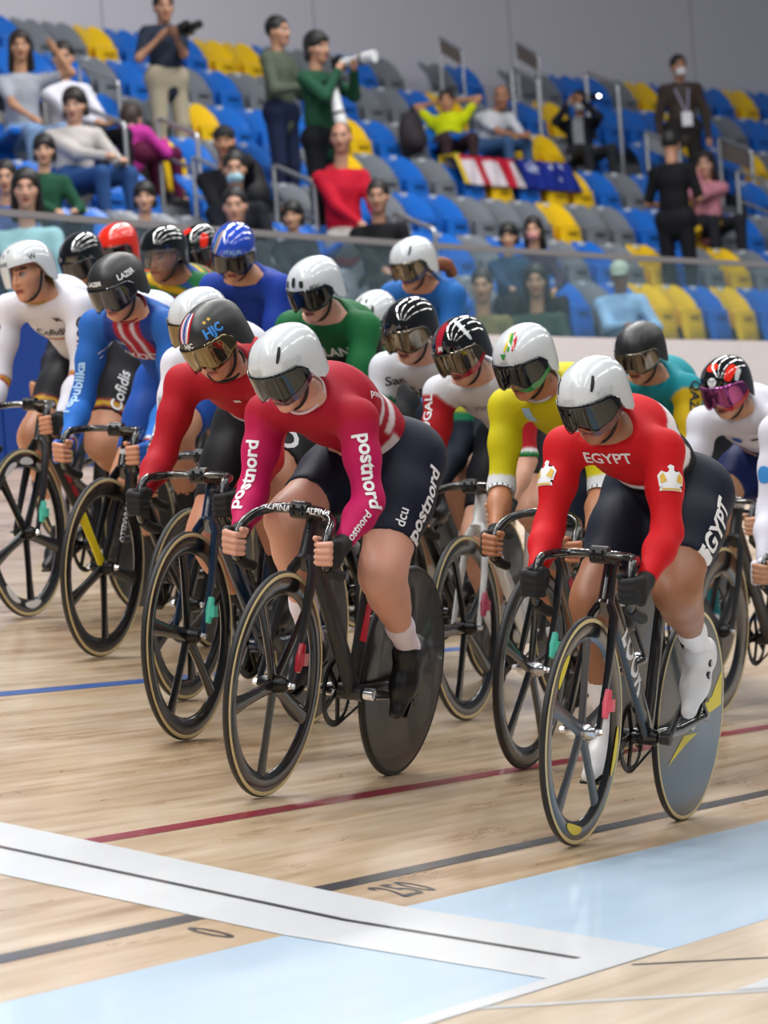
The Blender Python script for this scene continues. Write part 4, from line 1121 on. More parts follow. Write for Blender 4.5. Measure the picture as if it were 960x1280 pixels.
# --- red, white and black rider
mw = on_ground((718, 1058), 1.0, 8)
b2 = make_bike(mw, 'black track bicycle with white frame lettering and yellow rim stickers under the red rider', 134, M_CARB, bar='handlebar_aero', trans=M_CORAL, rot=-18, spoke_m=M_SPOKEG, disc_m=M_DISCG, hub_m=M_ALLOY, sad=.06,
          text=(('LOOK', 'frame', (-.375, .02, .53), (.3, 1, .3), (-.433, 0, -.44), .085, M_PRW, dict(bold=.03)),))
def j_egy(i, C):
    C[:] = s2l('#c50f1b'); a = i['arm']
    m = (~a) & (i['tt'] < .80) & (np.abs(i['y']) > .055) & (i['n'] > -.06) & (i['n'] < .10); fill(C, m, '#e4e1e6')
    m = (~a) & (i['tt'] < .70-.30*(np.abs(i['y']) < .09)) & (i['n'] > .035); fill(C, m, '#15161d')
    m = (~a) & (i['tt'] < .34); fill(C, m, '#15161d')
    m = (~a) & (i['tt'] < .42) & (i['n'] <= -.02); fill(C, m, '#e4e1e6')
    m = (~a) & (i['tt'] < .36) & (i['n'] <= -.02); fill(C, m, '#14161d')
r2 = rider(mw, 'cyclist in a red skinsuit with white and black flanks, white helmet and smoky visor', (742, 492), hx=-.09, yaw=-8, pitch=30, roll=-8, crank=134, jersey=j_egy, shorts=plain('#131a2c'), helmet=dict(HELM_GIRO, rimcol=gloss('wine', '#4d0a16'), text=(('giro', 60, 20, .05, M_PRPALE), ('GIRO', -8, 18, .022, M_PRPALE))), sad=.06, foot=(52, 20),
      skin='#9c6a4c', gloves='full', bar='handlebar_aero', sock=('#ecebee', .42), shoe='#e6e7ea',
      text=(('EGYPT', 'chest', dict(tt=.86, size=.052, bold=.02, up=1.3)), ('EGYPT', 'thighL', dict(t=.42, size=.085, n=(.2, 1, .2), bold=.03)), (EAGLE, 'armL', dict(t=.20, size=.075, n=(.75, .6, .2), across=-1, m=M_PRW)), (EAGLE, 'armR', dict(t=.20, size=.075, n=(.8, -.5, .2), across=-1, m=M_PRW)),
            *[(e_, w_, dict(t=.20, size=.075, n=n_, across=-1, m=M_PRY, lift=.0045)) for e_ in (EAGLE2, EAGLE3, EAGLE4) for w_, n_ in (('armL', (.75, .6, .2)), ('armR', (.8, -.5, .2)))], (EAGLE, 'thighL', dict(t=.66, size=.05, n=(.3, 1, .2), m=M_PRW))))
def sticker(b, wheel, ang, r0, r1, span, m, y=.0135, n=8, name='sticker'):
    w = b[wheel]; vs = []
    for i in range(n+1):
        a = math.radians(ang-span/2+span*i/n); k = math.sin(math.pi*(i+.35)/(n+.7))**.5; rm = (r0+r1)/2
        for r in (rm-(rm-r0)*k, rm+(r1-rm)*k): vs.append((r*math.cos(a), y, r*math.sin(a)))
    link(name, np_mesh(name, vs, [(2*i, 2*i+1, 2*i+3, 2*i+2) for i in range(n)]), m, w)
for a_, sp_ in ((-80, 26), (195, 30), (40, 24)): sticker(b2, 'front', a_, .272, .302, sp_, M_YEL)
def disc_shape(b, polys, m, name='sticker', lift=.0012):
    V, F = polys; vs = []
    for x_, z_ in V:
        r = math.hypot(x_, z_); y_ = np.interp(r, [0, .03, .12, .22, .30, .317], [.030, .029, .021, .0155, .0125, .0105]); vs.append((x_, y_+lift, z_))
    me = bpy.data.meshes.new('tmp'); me.from_pydata(vs, [], F); link(name, me, m, b['rear'])
def flat_poly(pts): return shape_geo([pts], .05)
disc_shape(b2, flat_poly([(-.02, .02), (-.17, .05), (-.28, .13), (-.29, .02), (-.16, .0)]), M_YEL)
disc_shape(b2, flat_poly([(.22, -.15), (.10, -.06), (-.02, -.055), (.08, -.09)]), M_YEL)
V_, F_ = text_geo('.96', .03, .2); disc_shape(b2, (np.array([(-x_*.08+.06, y_*.08-.02) for x_, y_ in V_]), F_), M_PRW, 'lettering', .0016)
sticker(b1, 'rear', 120, .262, .300, 1, M_HUB, y=.0150)
disc_shape(b1, (np.array([(x_*.028+.02, y_*.05+.22) for x_, y_ in disc(0, 0, 1, 18)]), [tuple(range(18))]), M_VENT, 'valve_hole')
for x_, z_ in ((-.085, .078), (-.050, .062)):
    mb = MB(); p_ = r2.fp(x_, .037, z_); mb.lathe([(0, .010), (.0105, .010), (.0125, .006), (.0125, -.006)], 16, c=tuple(p_)); d_ = mb.obj('lace_dial', mat('dial_black', '#1a1b1f', .35), r2.shoe, auto=40)
    mb = MB(); mb.lathe([(0, .0115), (.0085, .0115), (.0085, .009)], 14, c=tuple(p_)); mb.obj('dial_cap', mat('dial_grey', '#c9ccd0', .4), d_.parent, auto=40)
# --- red rider with the striped black helmet
mw = on_ground((232, 926), 1.5, 5.5)
b3 = make_bike(mw, 'black and navy track bicycle with flat aero bar under the red rider in black shorts', 20, M_NAVYC, bar='handlebar_aero', trans=M_MINT, rot=-8, sad=.05)
def j_nor(i, C):
    C[:] = s2l('#ad1424')
    m = (~i['arm']) & (i['tt'] < .38); fill(C, m, '#d5d3d9')
    m = (~i['arm']) & (i['tt'] < .34); fill(C, m, '#141a36')
NORST = [([(-10, 22), (-8, 48), (-10, 78)], .031, gloss('flag_red', '#b0182b')), ([(-10, 22), (-8, 48), (-10, 78)], .021, gloss('flag_white', '#e8e8ea'))]
rider(mw, 'cyclist in a plain red jersey with striped matt black helmet and gold visor', (268, 418), hx=-.07, yaw=-12, pitch=36, roll=-12, crank=20, jersey=j_nor, shorts=plain('#121217'), sad=.05,
      helmet=dict(m=H_MATT, visor=M_VIS_GOLD, stripes=NORST+[([(-10, 22), (-8, 48), (-10, 78)], .011, gloss('flag_blue', '#1d3f94'))], text=(('HJC', -2, 16, .026, M_PRW, dict(bold=.03)), ('HJC', 54, 24, .048, mat('print_sky', '#3f8fe0', .4), dict(bold=.04)), ([[(math.cos(math.pi/2+i*math.pi/5)*(.5 if i % 2 == 0 else .2), math.sin(math.pi/2+i*math.pi/5)*(.5 if i % 2 == 0 else .2)) for i in range(10)]], 46, 44, .020, M_PRY), ([[(math.cos(math.pi/2+i*math.pi/5)*(.5 if i % 2 == 0 else .2), math.sin(math.pi/2+i*math.pi/5)*(.5 if i % 2 == 0 else .2)) for i in range(10)]], 60, 46, .020, M_PRY)), tail=.165),
      skin='#bf8468', bar='handlebar_aero', gloves='full', sock=('#15151a', .4), shoe='#0f1013', collar='#16171c',
      text=(('NOR', 'thighL', dict(t=.50, size=.12, n=(.8, .5, .5), bold=.02)), ([[(-.5, -.35), (.5, -.35), (.5, .35), (-.5, .35)]], 'chest', dict(tt=.78, y=.03, size=.022, up=1.0))))
# --- white jersey rider half hidden by the red one
mw = on_ground((230, 876), 1.0, 7)
make_bike(mw, 'black track bicycle with cream tyre walls under the half hidden white jersey rider', 60, M_CARB, bar='handlebar', rot=30, sad=.07)
def j_mex(i, C): C[:] = s2l('#d6d8e4')
rider(mw, 'cyclist in a white long-sleeved jersey, white helmet mostly hidden by the striped helmet', (247, 397), hx=-.08, yaw=-8, pitch=24, crank=60, jersey=j_mex, shorts=plain('#20222b'), q=1.15, sad=.07,
      helmet=dict(m=H_WHITE, visor=M_VIS_GOLD), skin='#b07a58', glove_m=mat('glove_navy', '#1c2036', .7), sock=('#e6e6ea', .4),
      text=(('CONADE', 'armR', dict(t=.40, size=.032, n=(.85, -.4, .2), m=M_PRG, down=False)), ('MEX', 'armR', dict(t=.60, size=.065, n=(.9, -.3, .1), m=mat('print_dark_green', '#14362c', .5), across=1, bold=.03))))
# --- blue rider, matt black helmet
mw = on_ground((125, 822), 1.0, 6.5)
make_bike(mw, 'glossy black track bicycle with one yellow wheel spoke under the blue rider', 30, M_CARB, bar='handlebar_aero', spoke0=M_YEL, rot=-46, sad=.06,
          text=(([[(-.9, -.2), (.9, -.2), (.75, .2), (-.9, .2)]], 'frame', (-.155, .0, .765), (1, -.1, 0), (0, 1, 0), .045, M_PRW), ('PINARELLO', 'fork', (-.06, .05, .50), (.4, 1, .1), (.3, 0, -.9), .030, M_PRW)))
def j_cze(i, C):
    C[:] = s2l('#2561b4'); a = i['arm']
    k = a & (i['ta'] > .62); fill(C, k, '#2f74cf')
    t = (~a) & (i['n'] < -.01)
    fill(C, t & (np.abs(i['y']) < .10), '#1d3a86'); fill(C, t & (np.abs(i['y']) < .055), '#b01a2c'); fill(C, t & (np.abs(i['y']) < .030), '#d9dbe6'); fill(C, t & (np.abs(i['y']) < .018), '#b01a2c')
    fill(C, t & (i['tt'] < .58), '#1f4fa6'); fill(C, (~a) & (i['n'] > .03) & (i['tt'] > .80), '#d7dae6')
    fill(C, a & (i['ta'] > .93), '#d9dbe6'); fill(C, a & (i['ta'] > .955), '#b01a2c')
rider(mw, 'cyclist in a blue jersey with red and white chest stripes and matt black helmet', (146, 352), hx=-.05, yaw=-8, pitch=28, roll=-8, crank=30, jersey=j_cze, shorts=hemmed('#1a4ea8'), q=1.05, sad=.06,
      helmet=dict(m=H_MATT, visor=M_VIS_DARK, vlow=-2, text=(('LAZER', -8, 21, .026, M_PRW, dict(bold=.03, shear=.2)), ('LAZER', 72, 22, .034, M_PRW, dict(bold=.03)))), skin='#c58d70', collar='#8f1b33', bar='handlebar_aero', glove_m=mat('glove_blue', '#1f58b4', .7), sock=('#1a1b20', .5),
      text=(('republika', 'armR', dict(t=.48, size=.055, n=(.95, -.1, .2), bold=.03, m=M_PRLB, down=False)), ('SKODA', 'chest', dict(tt=.60, size=.055)), ('Czech', 'chest', dict(tt=.76, y=-.09, size=.030)), ('L', 'armL', dict(t=.12, size=.06, n=(.5, .7, .5)))))
# --- white jersey rider at the rail side
mw = on_ground((35, 772), 1.0, 2.5)
b6 = make_bike(mw, 'black track bicycle with white rim marks and wing bar under the white jersey rider', 150, M_CARBM, bar='handlebar_aero', rot=24, sad=.05, trans=M_MINT,
          text=((DASHES, 'frame', (-.40, .02, .50), (.3, 1, .3), (-.433, 0, -.44), .035, M_PRR),))
for a_, sp_ in ((62, 22), (90, 22), (118, 22), (-60, 26), (-95, 26)): sticker(b6, 'front', a_, .270, .300, sp_, M_PRW)
def flag3(i, C, a, b_, edge, mid):
    arm = i['arm']; fill(C, arm & (i['ta'] > a) & (i['ta'] < b_), edge); w = (b_-a)/3.2; fill(C, arm & (i['ta'] > a+w) & (i['ta'] < b_-w), mid)
def j_esp(i, C):
    C[:] = s2l('#dcdce6'); flag3(i, C, .55, .625, '#a01a2a', '#d6b02a')
    fill(C, (~i['arm']) & (i['n'] < 0) & (i['tt'] < .62) & (i['tt'] > .585), '#b8862a'); fill(C, (~i['arm']) & (i['n'] < 0) & (i['tt'] < .60) & (i['tt'] > .585), '#a01a2a')
rider(mw, 'cyclist in a white jersey with red and yellow sleeve bands looking sideways', (33, 332), hx=-.05, yaw=-10, pitch=14, roll=-8, crank=150, jersey=j_esp, shorts=hemmed('#1a1b21', (.84, .96, '#8f1c2a'), (.87, .93, '#c9a42c')), q=1.05, sad=.05,
      helmet=dict(m=H_WHITE, visor=None, slots=[[(-28, 34), (-24, 44), .003], [(-14, 30), (-12, 38), .003], [(-30, 50), (-26, 60), .003], [(0, 40), (2, 48), .003]], text=(('KASK', -14, 16, .026, M_PRB), ('W', 60, 20, .04, M_PRB))), skin='#c58d6e', collar='#a5862c', bar='handlebar_aero',
      text=(('Cofidis', 'armL', dict(t=.30, size=.075, n=(.75, .6, .2), m=M_PRB)), ('Cofidis', 'armR', dict(t=.32, size=.070, n=(.9, -.3, .2), m=M_PRB, down=False)), ('Cofidis', 'chest', dict(tt=.66, size=.055, m=M_PRB)), ('M', 'chest', dict(tt=.80, y=.06, size=.035, m=M_PRB, up=1.0)), ('Cofidis', 'thighL', dict(t=.45, size=.07, n=(.5, .8, .4)))))
# --- white and red rider, black and red helmet
mw = on_ground((583, 901), 0.5, 3.5)
make_bike(mw, 'white track bicycle with black bar under the rider with red sleeves', 100, M_FWHITE, bar='handlebar', trans=M_ROSE, rot=2, sad=.05)
def j_por(i, C):
    C[:] = s2l('#d3d5dc'); a = i['arm']; fill(C, a & (i['ta'] > .03), '#ac1620'); fill(C, a & (i['ta'] > .46), '#e2e3e6'); fill(C, a & (i['ta'] > .485), '#1c7a3c')
rider(mw, 'cyclist in a white jersey with red sleeves and black helmet with red stripe', (577, 432), hx=-.07, yaw=-6, pitch=26, roll=-8, crank=100, jersey=j_por, shorts=plain('#15161c'), q=1.1, sad=.05, sleeve=.52,
      helmet=dict(m=H_BLACK, visor=M_VIS_BRONZE, rimcol=gloss('crimson', '#8c1022'), stripes=[([(-14, 12), (-12, 48), (-14, 80)], .019, H_DRED), ([(62, 20), (58, 55), (70, 80)], .010, H_WHITE)], text=(('M', -9, 20, .030, M_PRW),)), skin='#cf9c84', sock=('#e8e8ec', .42),
      text=(('PORTUGAL', 'armR', dict(t=.30, size=.052, n=(.9, -.3, .2), down=False, bold=.02)), ('JOGOS', 'chest', dict(tt=.76, y=.02, size=.036, m=M_PRG)), ([disc(-.2, .2, .22, 10), disc(.2, .2, .22, 10), disc(0, -.2, .22, 10)], 'chest', dict(tt=.78, y=-.075, size=.03, m=M_PRGR))))
# --- yellow rider
mw = on_ground((655, 962), 1.0, 8.5)
make_bike(mw, 'black track bicycle with red down tube lettering under the yellow rider', 40, M_CARB, bar='handlebar', trans=M_MINT, rot=-20, tan=False, sad=.06, hub_m=M_ALLOY,
          text=((DASHES, 'frame', (-.375, .02, .53), (.3, 1, .3), (-.433, 0, -.44), .045, M_PRR),))
def j_ltu(i, C):
    C[:] = s2l('#c9bf10'); a = i['arm']
    m = a & (i['ta'] > .47); fill(C, m, '#d5d8dc')
rl = rider(mw, 'cyclist in a yellow short-sleeved jersey with white striped cuffs and striped white helmet', (655, 445), hx=-.07, yaw=-6, pitch=28, roll=-8, crank=40, jersey=j_ltu, shorts=hemmed('#27324a', (.90, .97, '#c9c01a')), q=1.05, sad=.06, sleeve=.60,
      helmet=dict(m=H_WHITE, visor=M_VIS_SMOKE, rimcol=gloss('green', '#1f7a35'), stripes=[([(-4, 34), (2, 52), (0, 74)],   .0062, gloss('flag_yellow', '#d8c21a')), ([(4, 34), (12, 52), (14, 74)],   .0062, gloss('flag_green', '#3a9a35')), ([(14, 34), (24, 52), (30, 74)],   .0062, gloss('flag_red2', '#c01a26'))],
                  text=(([disc(-.22, .2, .24, 10), disc(.22, .2, .24, 10), disc(0, -.15, .26, 10)], -6, 26, .026, M_PRGR), ('OOO', -6, 15, .014, M_PRG)), tail=.165), skin='#b57a58', collar='#c4c9cc', sock=('#e9e9ee', .45),
      text=(([[(-.3, -.5), (-.12, -.5), (-.12, .3), (.12, .3), (.12, -.5), (.3, -.5), (.3, .5), (-.3, .5)]], 'chest', dict(tt=.86, y=-.05, size=.055, m=M_PRLB, up=1.2)),))
for sg in (1, -1):
    mb = MB(); L1_ = np.linalg.norm(rl.E[sg]-rl.S[sg]); L2_ = np.linalg.norm(rl.Wr[sg]-rl.E[sg]); LT_ = L1_+L2_
    def at_(x_): return lerp(rl.S[sg], rl.E[sg], x_*LT_/L1_) if x_*LT_ <= L1_ else lerp(rl.E[sg], rl.Wr[sg], (x_*LT_-L1_)/L2_)
    p0, p1 = at_(.535), at_(.605); ax = vnorm(p1-p0); e1 = vnorm(np.cross(ax, [0, 1, 0])); e2 = np.cross(ax, e1); ns = 64
    mb.loft([[lerp(p0, p1, t_)+(e1*math.cos(2*math.pi*k_/ns)+e2*math.sin(2*math.pi*k_/ns))*(.0485-.001*t_) for k_ in range(ns)] for t_ in (0, .5, 1)], cap=False)
    mb.mi = [1 if (i_ % ns) % 4 == 0 else 0 for i_ in range(len(mb.f))]
    mb.obj('cuff', [mat('cuff_white', '#d5d8dc', .7), mat('cuff_stripe', '#2a2e34', .7)], rl.jo, smooth=True)
# --- teal and yellow rider
mw, l = place((800, 436), 16.3, 0, 6)
make_bike(mw, 'black track bicycle behind the red rider, under the teal and yellow rider', 250, M_CARB, sad=.05)
def j_kaz(i, C):
    C[:] = s2l('#188f9c'); a = i['arm']; fill(C, a & (i['ta'] > -.02), '#c9a80e'); fill(C, a & (i['ta'] > .44), '#1c9a93')
    fill(C, (~i['arm']) & (i['n'] < 0) & (np.hypot(i['y']+.0, (i['tt']-.66)*.55) < .045), '#cdb01a')
rider(mw, 'cyclist in a teal jersey with yellow sleeves and matt black helmet', head=l, yaw=-6, pitch=25, roll=-3, crank=250, jersey=j_kaz, shorts=plain('#14161c'), q=1.25, sleeve=.52, helmet=dict(m=H_MATT, visor=M_VIS_BRONZE, slots=SLOTS_G, text=(('giro', 60, 20, .05, M_PRB),)), skin='#c08a68', sock=('#2593a8', .5), shoe='#dfe2e6', text=(('QAZAQ', 'armL', dict(t=.16, size=.055, n=(.6, .7, .35), m=M_PRB, bold=.03)),))
# --- white rider with red and black helmet
mw = on_ground((895, 895), 0.5, 6.5)
make_bike(mw, 'grey carbon track bicycle with three-spoke front wheel under the white and navy rider', 210, M_CARBM, bar='handlebar_aero', front='spoke3', spoke_m=M_CARBM, rot=96, sad=.05, stem_m=M_SILVER)
def j_kor(i, C): C[:] = s2l('#d8d8e4'); fill(C, (~i['arm']) & (i['tt'] < .40), '#1b2c66')
rider(mw, 'cyclist in a white jersey and navy shorts with black and red helmet', (908, 478), hx=-.05, yaw=-4, pitch=22, roll=-8, crank=210, jersey=j_kor, shorts=plain('#17265c'), q=1.15, sad=.05, bar='handlebar_aero',
      helmet=dict(m=H_BLACK, visor=M_VIS_PINK, rimcol=gloss('red2', '#a81a26'), stripes=[([(30, 20), (50, 38), (75, 45)], .022, H_RED), ([(52, 14), (66, 28), (82, 34)], .013, H_WHITE)], text=(([disc(0, 0, .5, 20)], -6, 56, .056, H_RED), ([disc(0, 0, .5, 18)], -2, 22, .042, M_PRW), ([disc(-.2, .1, .16, 10), disc(.2, .1, .16, 10), disc(0, -.22, .14, 10)], -2, 22.2, .042, M_PRB), ('Kabuto', 2, 11, .017, M_PRW))), skin='#c99a7c', glove_m=mat('glove_white', '#d9d6e2', .7), sock=('#e6e6ea', .4),
      text=(([disc(0, 0, .5, 16)], 'chest', dict(tt=.72, y=-.03, size=.045, m=M_PRBL)), ([[(-1, -.2), (1, -.2), (1, .2), (-1, .2)]], 'chest', dict(tt=.72, y=.06, size=.03, m=M_PRB))))
# --- white rider at the inner side, mostly outside the view
mw = on_ground((1002, 985), 0.5, 6)
make_bike(mw, 'black track bicycle under the white-sleeved rider on the inside line', 200, M_CARB, sad=.05)
rider(mw, 'cyclist with white sleeves and white glove on the inside line', (1004, 480), hx=-.06, yaw=-4, pitch=22, crank=200, jersey=plain('#d8d8e6'), shorts=plain('#17265c'), q=1.2, helmet=dict(m=H_WHITE, visor=M_VIS_DARK), skin='#c59475', glove_m=mat('glove_white', '#d9d6e2', .7), text=(([disc(0, 0, .5, 12)], 'armR', dict(t=.3, size=.06, n=(.9, -.3, .2), m=mat('print_azure', '#3f8fd8', .5))),))
# --- white rider with gloss black helmet
mw, l = place((512, 408), 15.1, 0, 6)
make_bike(mw, 'black track bicycle between the magenta and red-sleeved riders', 20, M_CARB, sad=.05)
def j_blk(i, C):
    C[:] = s2l('#cfd2da'); a = i['arm']; fill(C, a & (i['ta'] > .20), '#1d7d55'); fill(C, a & (i['ta'] > .27), '#c2bf3a'); fill(C, a & (i['ta'] > .32), '#1d7d55'); fill(C, a & (i['ta'] > .38), '#1b2433')
rider(mw, 'cyclist in a white jersey with green and yellow sleeve bands and gloss black helmet', head=l, yaw=-8, pitch=25, roll=-3, crank=20, jersey=j_blk, shorts=plain('#1c2536'), q=1.15, helmet=dict(m=H_BLACK, visor=M_VIS_BRONZE), skin='#cf9d86',
      text=(('SARA', 'chest', dict(tt=.66, size=.07, m=M_PRB)), ('Santini', 'chest', dict(tt=.56, size=.045, m=M_PRB)), ('San', 'chest', dict(tt=.82, y=-.10, size=.05, m=M_PRB, up=1.0))))
# --- light blue rider
mw, l = place((467, 396), 17.2, 0, 6)
make_bike(mw, 'black track bicycle under the light blue rider', 70, M_CARB, sad=.05)
rider(mw, 'cyclist in a light blue jersey and white vented helmet with teal glasses', head=l, yaw=-4, pitch=31, crank=70, jersey=plain('#3f8fd0'), shorts=plain('#1a2433'), q=1.35, helmet=dict(m=H_WHITE, visor=mat('visor_teal', '#14555c', .08, .8), slots=[[(-4, 18), (-3, 48), .008], [(28, 20), (40, 50), .008], [(-32, 20), (-42, 50), .008], [(14, 60), (20, 74), .006], [(-24, 62), (-30, 76), .006]], vlow=4, vaz=60), skin='#c08e6c', sleeve=.75,
      text=(('UZBEKIST', 'armR', dict(t=.30, size=.055, n=(.9, -.3, .2), m=M_PRLB, down=False)),))
# --- green rider
mw, l = place((393, 356), 15.5, 0, 6)
make_bike(mw, 'black track bicycle behind the magenta rider, under the green rider', 10, M_CARB, sad=.05)
def j_ire(i, C):
    C[:] = s2l('#136234'); t = ~i['arm']; fill(C, t & (i['n'] < .03) & (i['tt'] < .70), '#131a1c'); fill(C, i['armR'] & (i['ta'] > .10) & (i['ta'] < .5) & (i['P'][:, 1] < -.17), '#15191c')
    fill(C, i['arm'] & (i['ta'] < .03) & (i['ta'] > -.10) & (i['n'] > -.02), '#15191c')
rider(mw, 'cyclist in a green and black jersey with white three-slot helmet', head=l, yaw=-10, pitch=27, roll=-4, crank=10, jersey=j_ire, shorts=plain('#12151a'), q=1.15, helmet=dict(m=H_WHITE, visor=M_VIS_SMOKE, slots=[[(-8, 18), (-7, 38), .010], [(-27, 16), (-28, 30), .010], [(12, 16), (13, 30), .011]], text=(('POC', 40, 12, .024, M_PRB),)), skin='#d0a08a', sleeve=.60,
      text=(('IRELAND', 'chest', dict(tt=.70, size=.058, bold=.02)), ('IRELAND', 'armR', dict(t=.22, size=.045, n=(.8, -.5, .2), down=False))))
# --- blue rider with white helmet and tied hair
mw, l = place((515, 325), 18.9, 0, 6)
make_bike(mw, 'black track bicycle under the blue rider with tied back hair', 200, M_CARB, sad=.05)
def j_bwh(i, C):
    C[:] = s2l('#1f62ac'); t = ~i['arm']; fill(C, t & (i['tt'] < .62) & (i['n'] > -.02), '#20242e'); fill(C, t & (i['tt'] < .56) & (i['n'] > -.02), '#cfd3da'); fill(C, t & (i['tt'] < .48), '#1c569c')
rb = rider(mw, 'cyclist in a blue jersey with white helmet and tied back ginger hair', head=l, yaw=-12, pitch=23, roll=-2, crank=200, jersey=j_bwh, shorts=plain('#1d4f92'), q=1.25, helmet=dict(HELM_GIRO, visor=M_VIS_BRONZE, rimcol=gloss('navy', '#16224a')), skin='#c68f70')
mb = MB(); Hh, Rr = rb.H, rb.R
mb.tube(bez([Hh+Rr@np.array(p) for p in ((-.09, .02, -.035), (-.15, .05, -.045), (-.19, .06, -.075), (-.20, .06, -.13))], 4), [.03]*4+[.034]*4+[.028]*4+[.012], 10); mb.obj('hair', mat('hair_ginger', '#7a4324', .6, bump=(200, .6)), rb.obj, smooth=True)
# --- far riders along the rail
mw, l = place((292, 311), 17.2, 0, 6)
make_bike(mw, 'black track bicycle under the rider in royal blue with a blue helmet', 20, M_CARB, sad=.05)
rider(mw, 'cyclist in royal blue with a gloss blue tricolour striped helmet', head=l, yaw=16, pitch=31, crank=20, jersey=plain('#173a9a'), shorts=plain('#12318a'), q=1.4, helmet=dict(m=H_BLUE, visor=M_VIS_DARK, stripes=[([(-40, 8), (-34, 40), (-50, 75)], .012, H_WHITE), ([(-40, 8), (-34, 40), (-50, 75)], .006, H_DRED), ([(-44, 8), (-40, 40), (-60, 75)], .005, gloss('green3', '#1f8a4a'))], text=(('ITALIA', 10, 18, .03, M_PRLB), ('KASK', 62, 6, .035, M_PRW))), skin='#c4906e', sleeve=.5)
mw, l = place((203, 312), 17.6, 0, 6)
make_bike(mw, 'black track bicycle under the green and gold striped rider', 60, M_CARB, sad=.05)
def j_rsa(i, C):
    C[:] = s2l('#1c6b3a'); v = i['tt']*1.0+i['y']*.6
    fill(C, np.abs(v-.98) < .03, '#d0a81c'); fill(C, np.abs(v-.90) < .012, '#b0202c'); fill(C, np.abs(v-1.05) < .02, '#2a4f9a')
    fill(C, i['armL'] & (np.abs(i['ta']-.12) < .09), '#d0a01a'); fill(C, i['armL'] & (np.abs(i['ta']-.12) < .05), '#d7d9dc'); fill(C, i['armL'] & (i['ta'] > .30) & (i['ta'] < .36), '#d0a81c')
rider(mw, 'cyclist in a green and gold patterned jersey with gloss black helmet and clear visor', head=l, yaw=-4, pitch=17, crank=60, jersey=j_rsa, shorts=plain('#1a4f2e'), q=1.3, helmet=dict(m=H_BLACK, visor=M_VIS_CLEAR), skin='#9a6848')
mw, l = place((146, 305), 20.4, 0, 6)
make_bike(mw, 'black track bicycle under the red-helmeted rider', 90, M_CARB, sad=.05)
rider(mw, 'cyclist with a gloss red helmet behind the matt black helmet', head=l, yaw=-2, pitch=23, crank=90, jersey=plain('#c9502c'), shorts=plain('#20222a'), q=1.5, helmet=dict(m=H_RED, visor=M_VIS_DARK), skin='#b88462')
mw, l = place((101, 320), 19.0, 0, 5)
make_bike(mw, 'black track bicycle under the dark rider between the white and blue riders', 120, M_CARB, sad=.05)
rider(mw, 'cyclist in dark kit with gloss black helmet and small white mark', head=l, yaw=-2, pitch=31, crank=120, jersey=plain('#1c1d26'), shorts=plain('#1a1b22'), q=1.4, helmet=dict(m=H_BLACK, visor=M_VIS_DARK, text=(('///', -26, 14, .03, M_PRW),)), skin='#b88462')
mw, l = place((248, 308), 19.8, 0, 5)
make_bike(mw, 'black track bicycle under the rider with a red and black helmet', 150, M_CARB, sad=.05)
rider(mw, 'cyclist with a red and black helmet behind the green and gold rider', head=l, yaw=-4, pitch=27, crank=150, jersey=plain('#a31a2a'), shorts=plain('#1a1b22'), q=1.5, helmet=dict(m=H_BLACK, visor=M_VIS_DARK, stripes=[([(-40, 40), (-30, 60), (-10, 80)], .03, H_RED), ([(50, 10), (60, 30), (80, 45)], .025, H_RED)]), skin='#b88462')

if False:
    for o in bpy.data.objects:
        if o.name.startswith('track_bicycle'): print('BIKE', o.name, [round(v, 2) for v in o.location], [round(v, 2) for v in inv(o.location.x, o.location.y)], o['label'][:50])
# ================================================================== grandstand furniture
def row_pt(k, s, dw=0.0, h=0.0):
    x, y, th = curve_xy(s, row_w(k)+dw); return np.array([x, y, row_z(k)+h]), th
def solve_s(k, px, dw=0.0, h=0.0):
    a, b_ = 5.0, 40.0
    for _ in range(50):
        m_ = (a+b_)/2
        if proj(row_pt(k, m_, dw, h)[0])[0] < px: a = m_
        else: b_ = m_
    return (a+b_)/2
def row_matrix(k, s, dw=0.0, dz=0.0, turn=0.0):
    """local x towards the track, y to the person's left, z up"""
    P, th = row_pt(k, s, dw, dz)
    a = -math.pi/2-th+math.radians(turn)
    return Matrix.Translation(P) @ Matrix.Rotation(a, 4, 'Z')
# ---- tip-up seats
def seat_meshes():
    d = {}
    mb = MB(); rings = []
    for j in range(9):                       # shell of the backrest, rounded top rolling backwards
        t = j/8; z = .36+.43*t-.04*max(0, t-.6); x = -.14-.07*t-.34*max(0, t-.42)**1.5
        hw = .208*(1-.30*max(0, (t-.80)/.20)**2.0); ring = []
        for i in range(9):
            u_ = -1+2*i/8; ring.append((x+.045*u_*u_, hw*u_, z))
        for i in range(9):
            u_ = 1-2*i/8; ring.append((x+.045*u_*u_-.028, hw*u_*1.02, z-.006))
        rings.append(ring)
    mb.loft(rings); d['backrest'] = mb.mesh('backrest')
    mb = MB(); rings = []
    for j, (t, hw, th) in enumerate(((0, .130, .012), (.06, .155, .030), (.5, .166, .036), (.86, .164, .032), (.93, .178, .034), (1.0, .168, .012))):
        z = .22+.31*t; x = -.035-.045*t; ring = []
        for i in range(16):
            a = 2*math.pi*i/16; cx_, cy_ = math.cos(a), math.sin(a); ring.append((x+th*math.copysign(abs(cx_)**.5, cx_), hw*math.copysign(abs(cy_)**.35, cy_), z))
        rings.append(ring)
    mb.loft(rings); d['seat_pan'] = mb.mesh('seat_pan')
    mb = MB(); mb.box((-.034, -.075, .440), (-.012, .075, .458)); d['slot'] = mb.mesh('grip_slot')
    mb = MB(); mb.box((-.352, -.026, .735), (-.300, .026, .772)); d['plate'] = mb.mesh('number_plate')
    mb = MB(); mb.box((-.19, -.03, .12), (-.15, .03, .42)); mb.box((-.30, -.03, .10), (-.15, .03, .15)); d['bracket'] = mb.mesh('bracket')
    return d
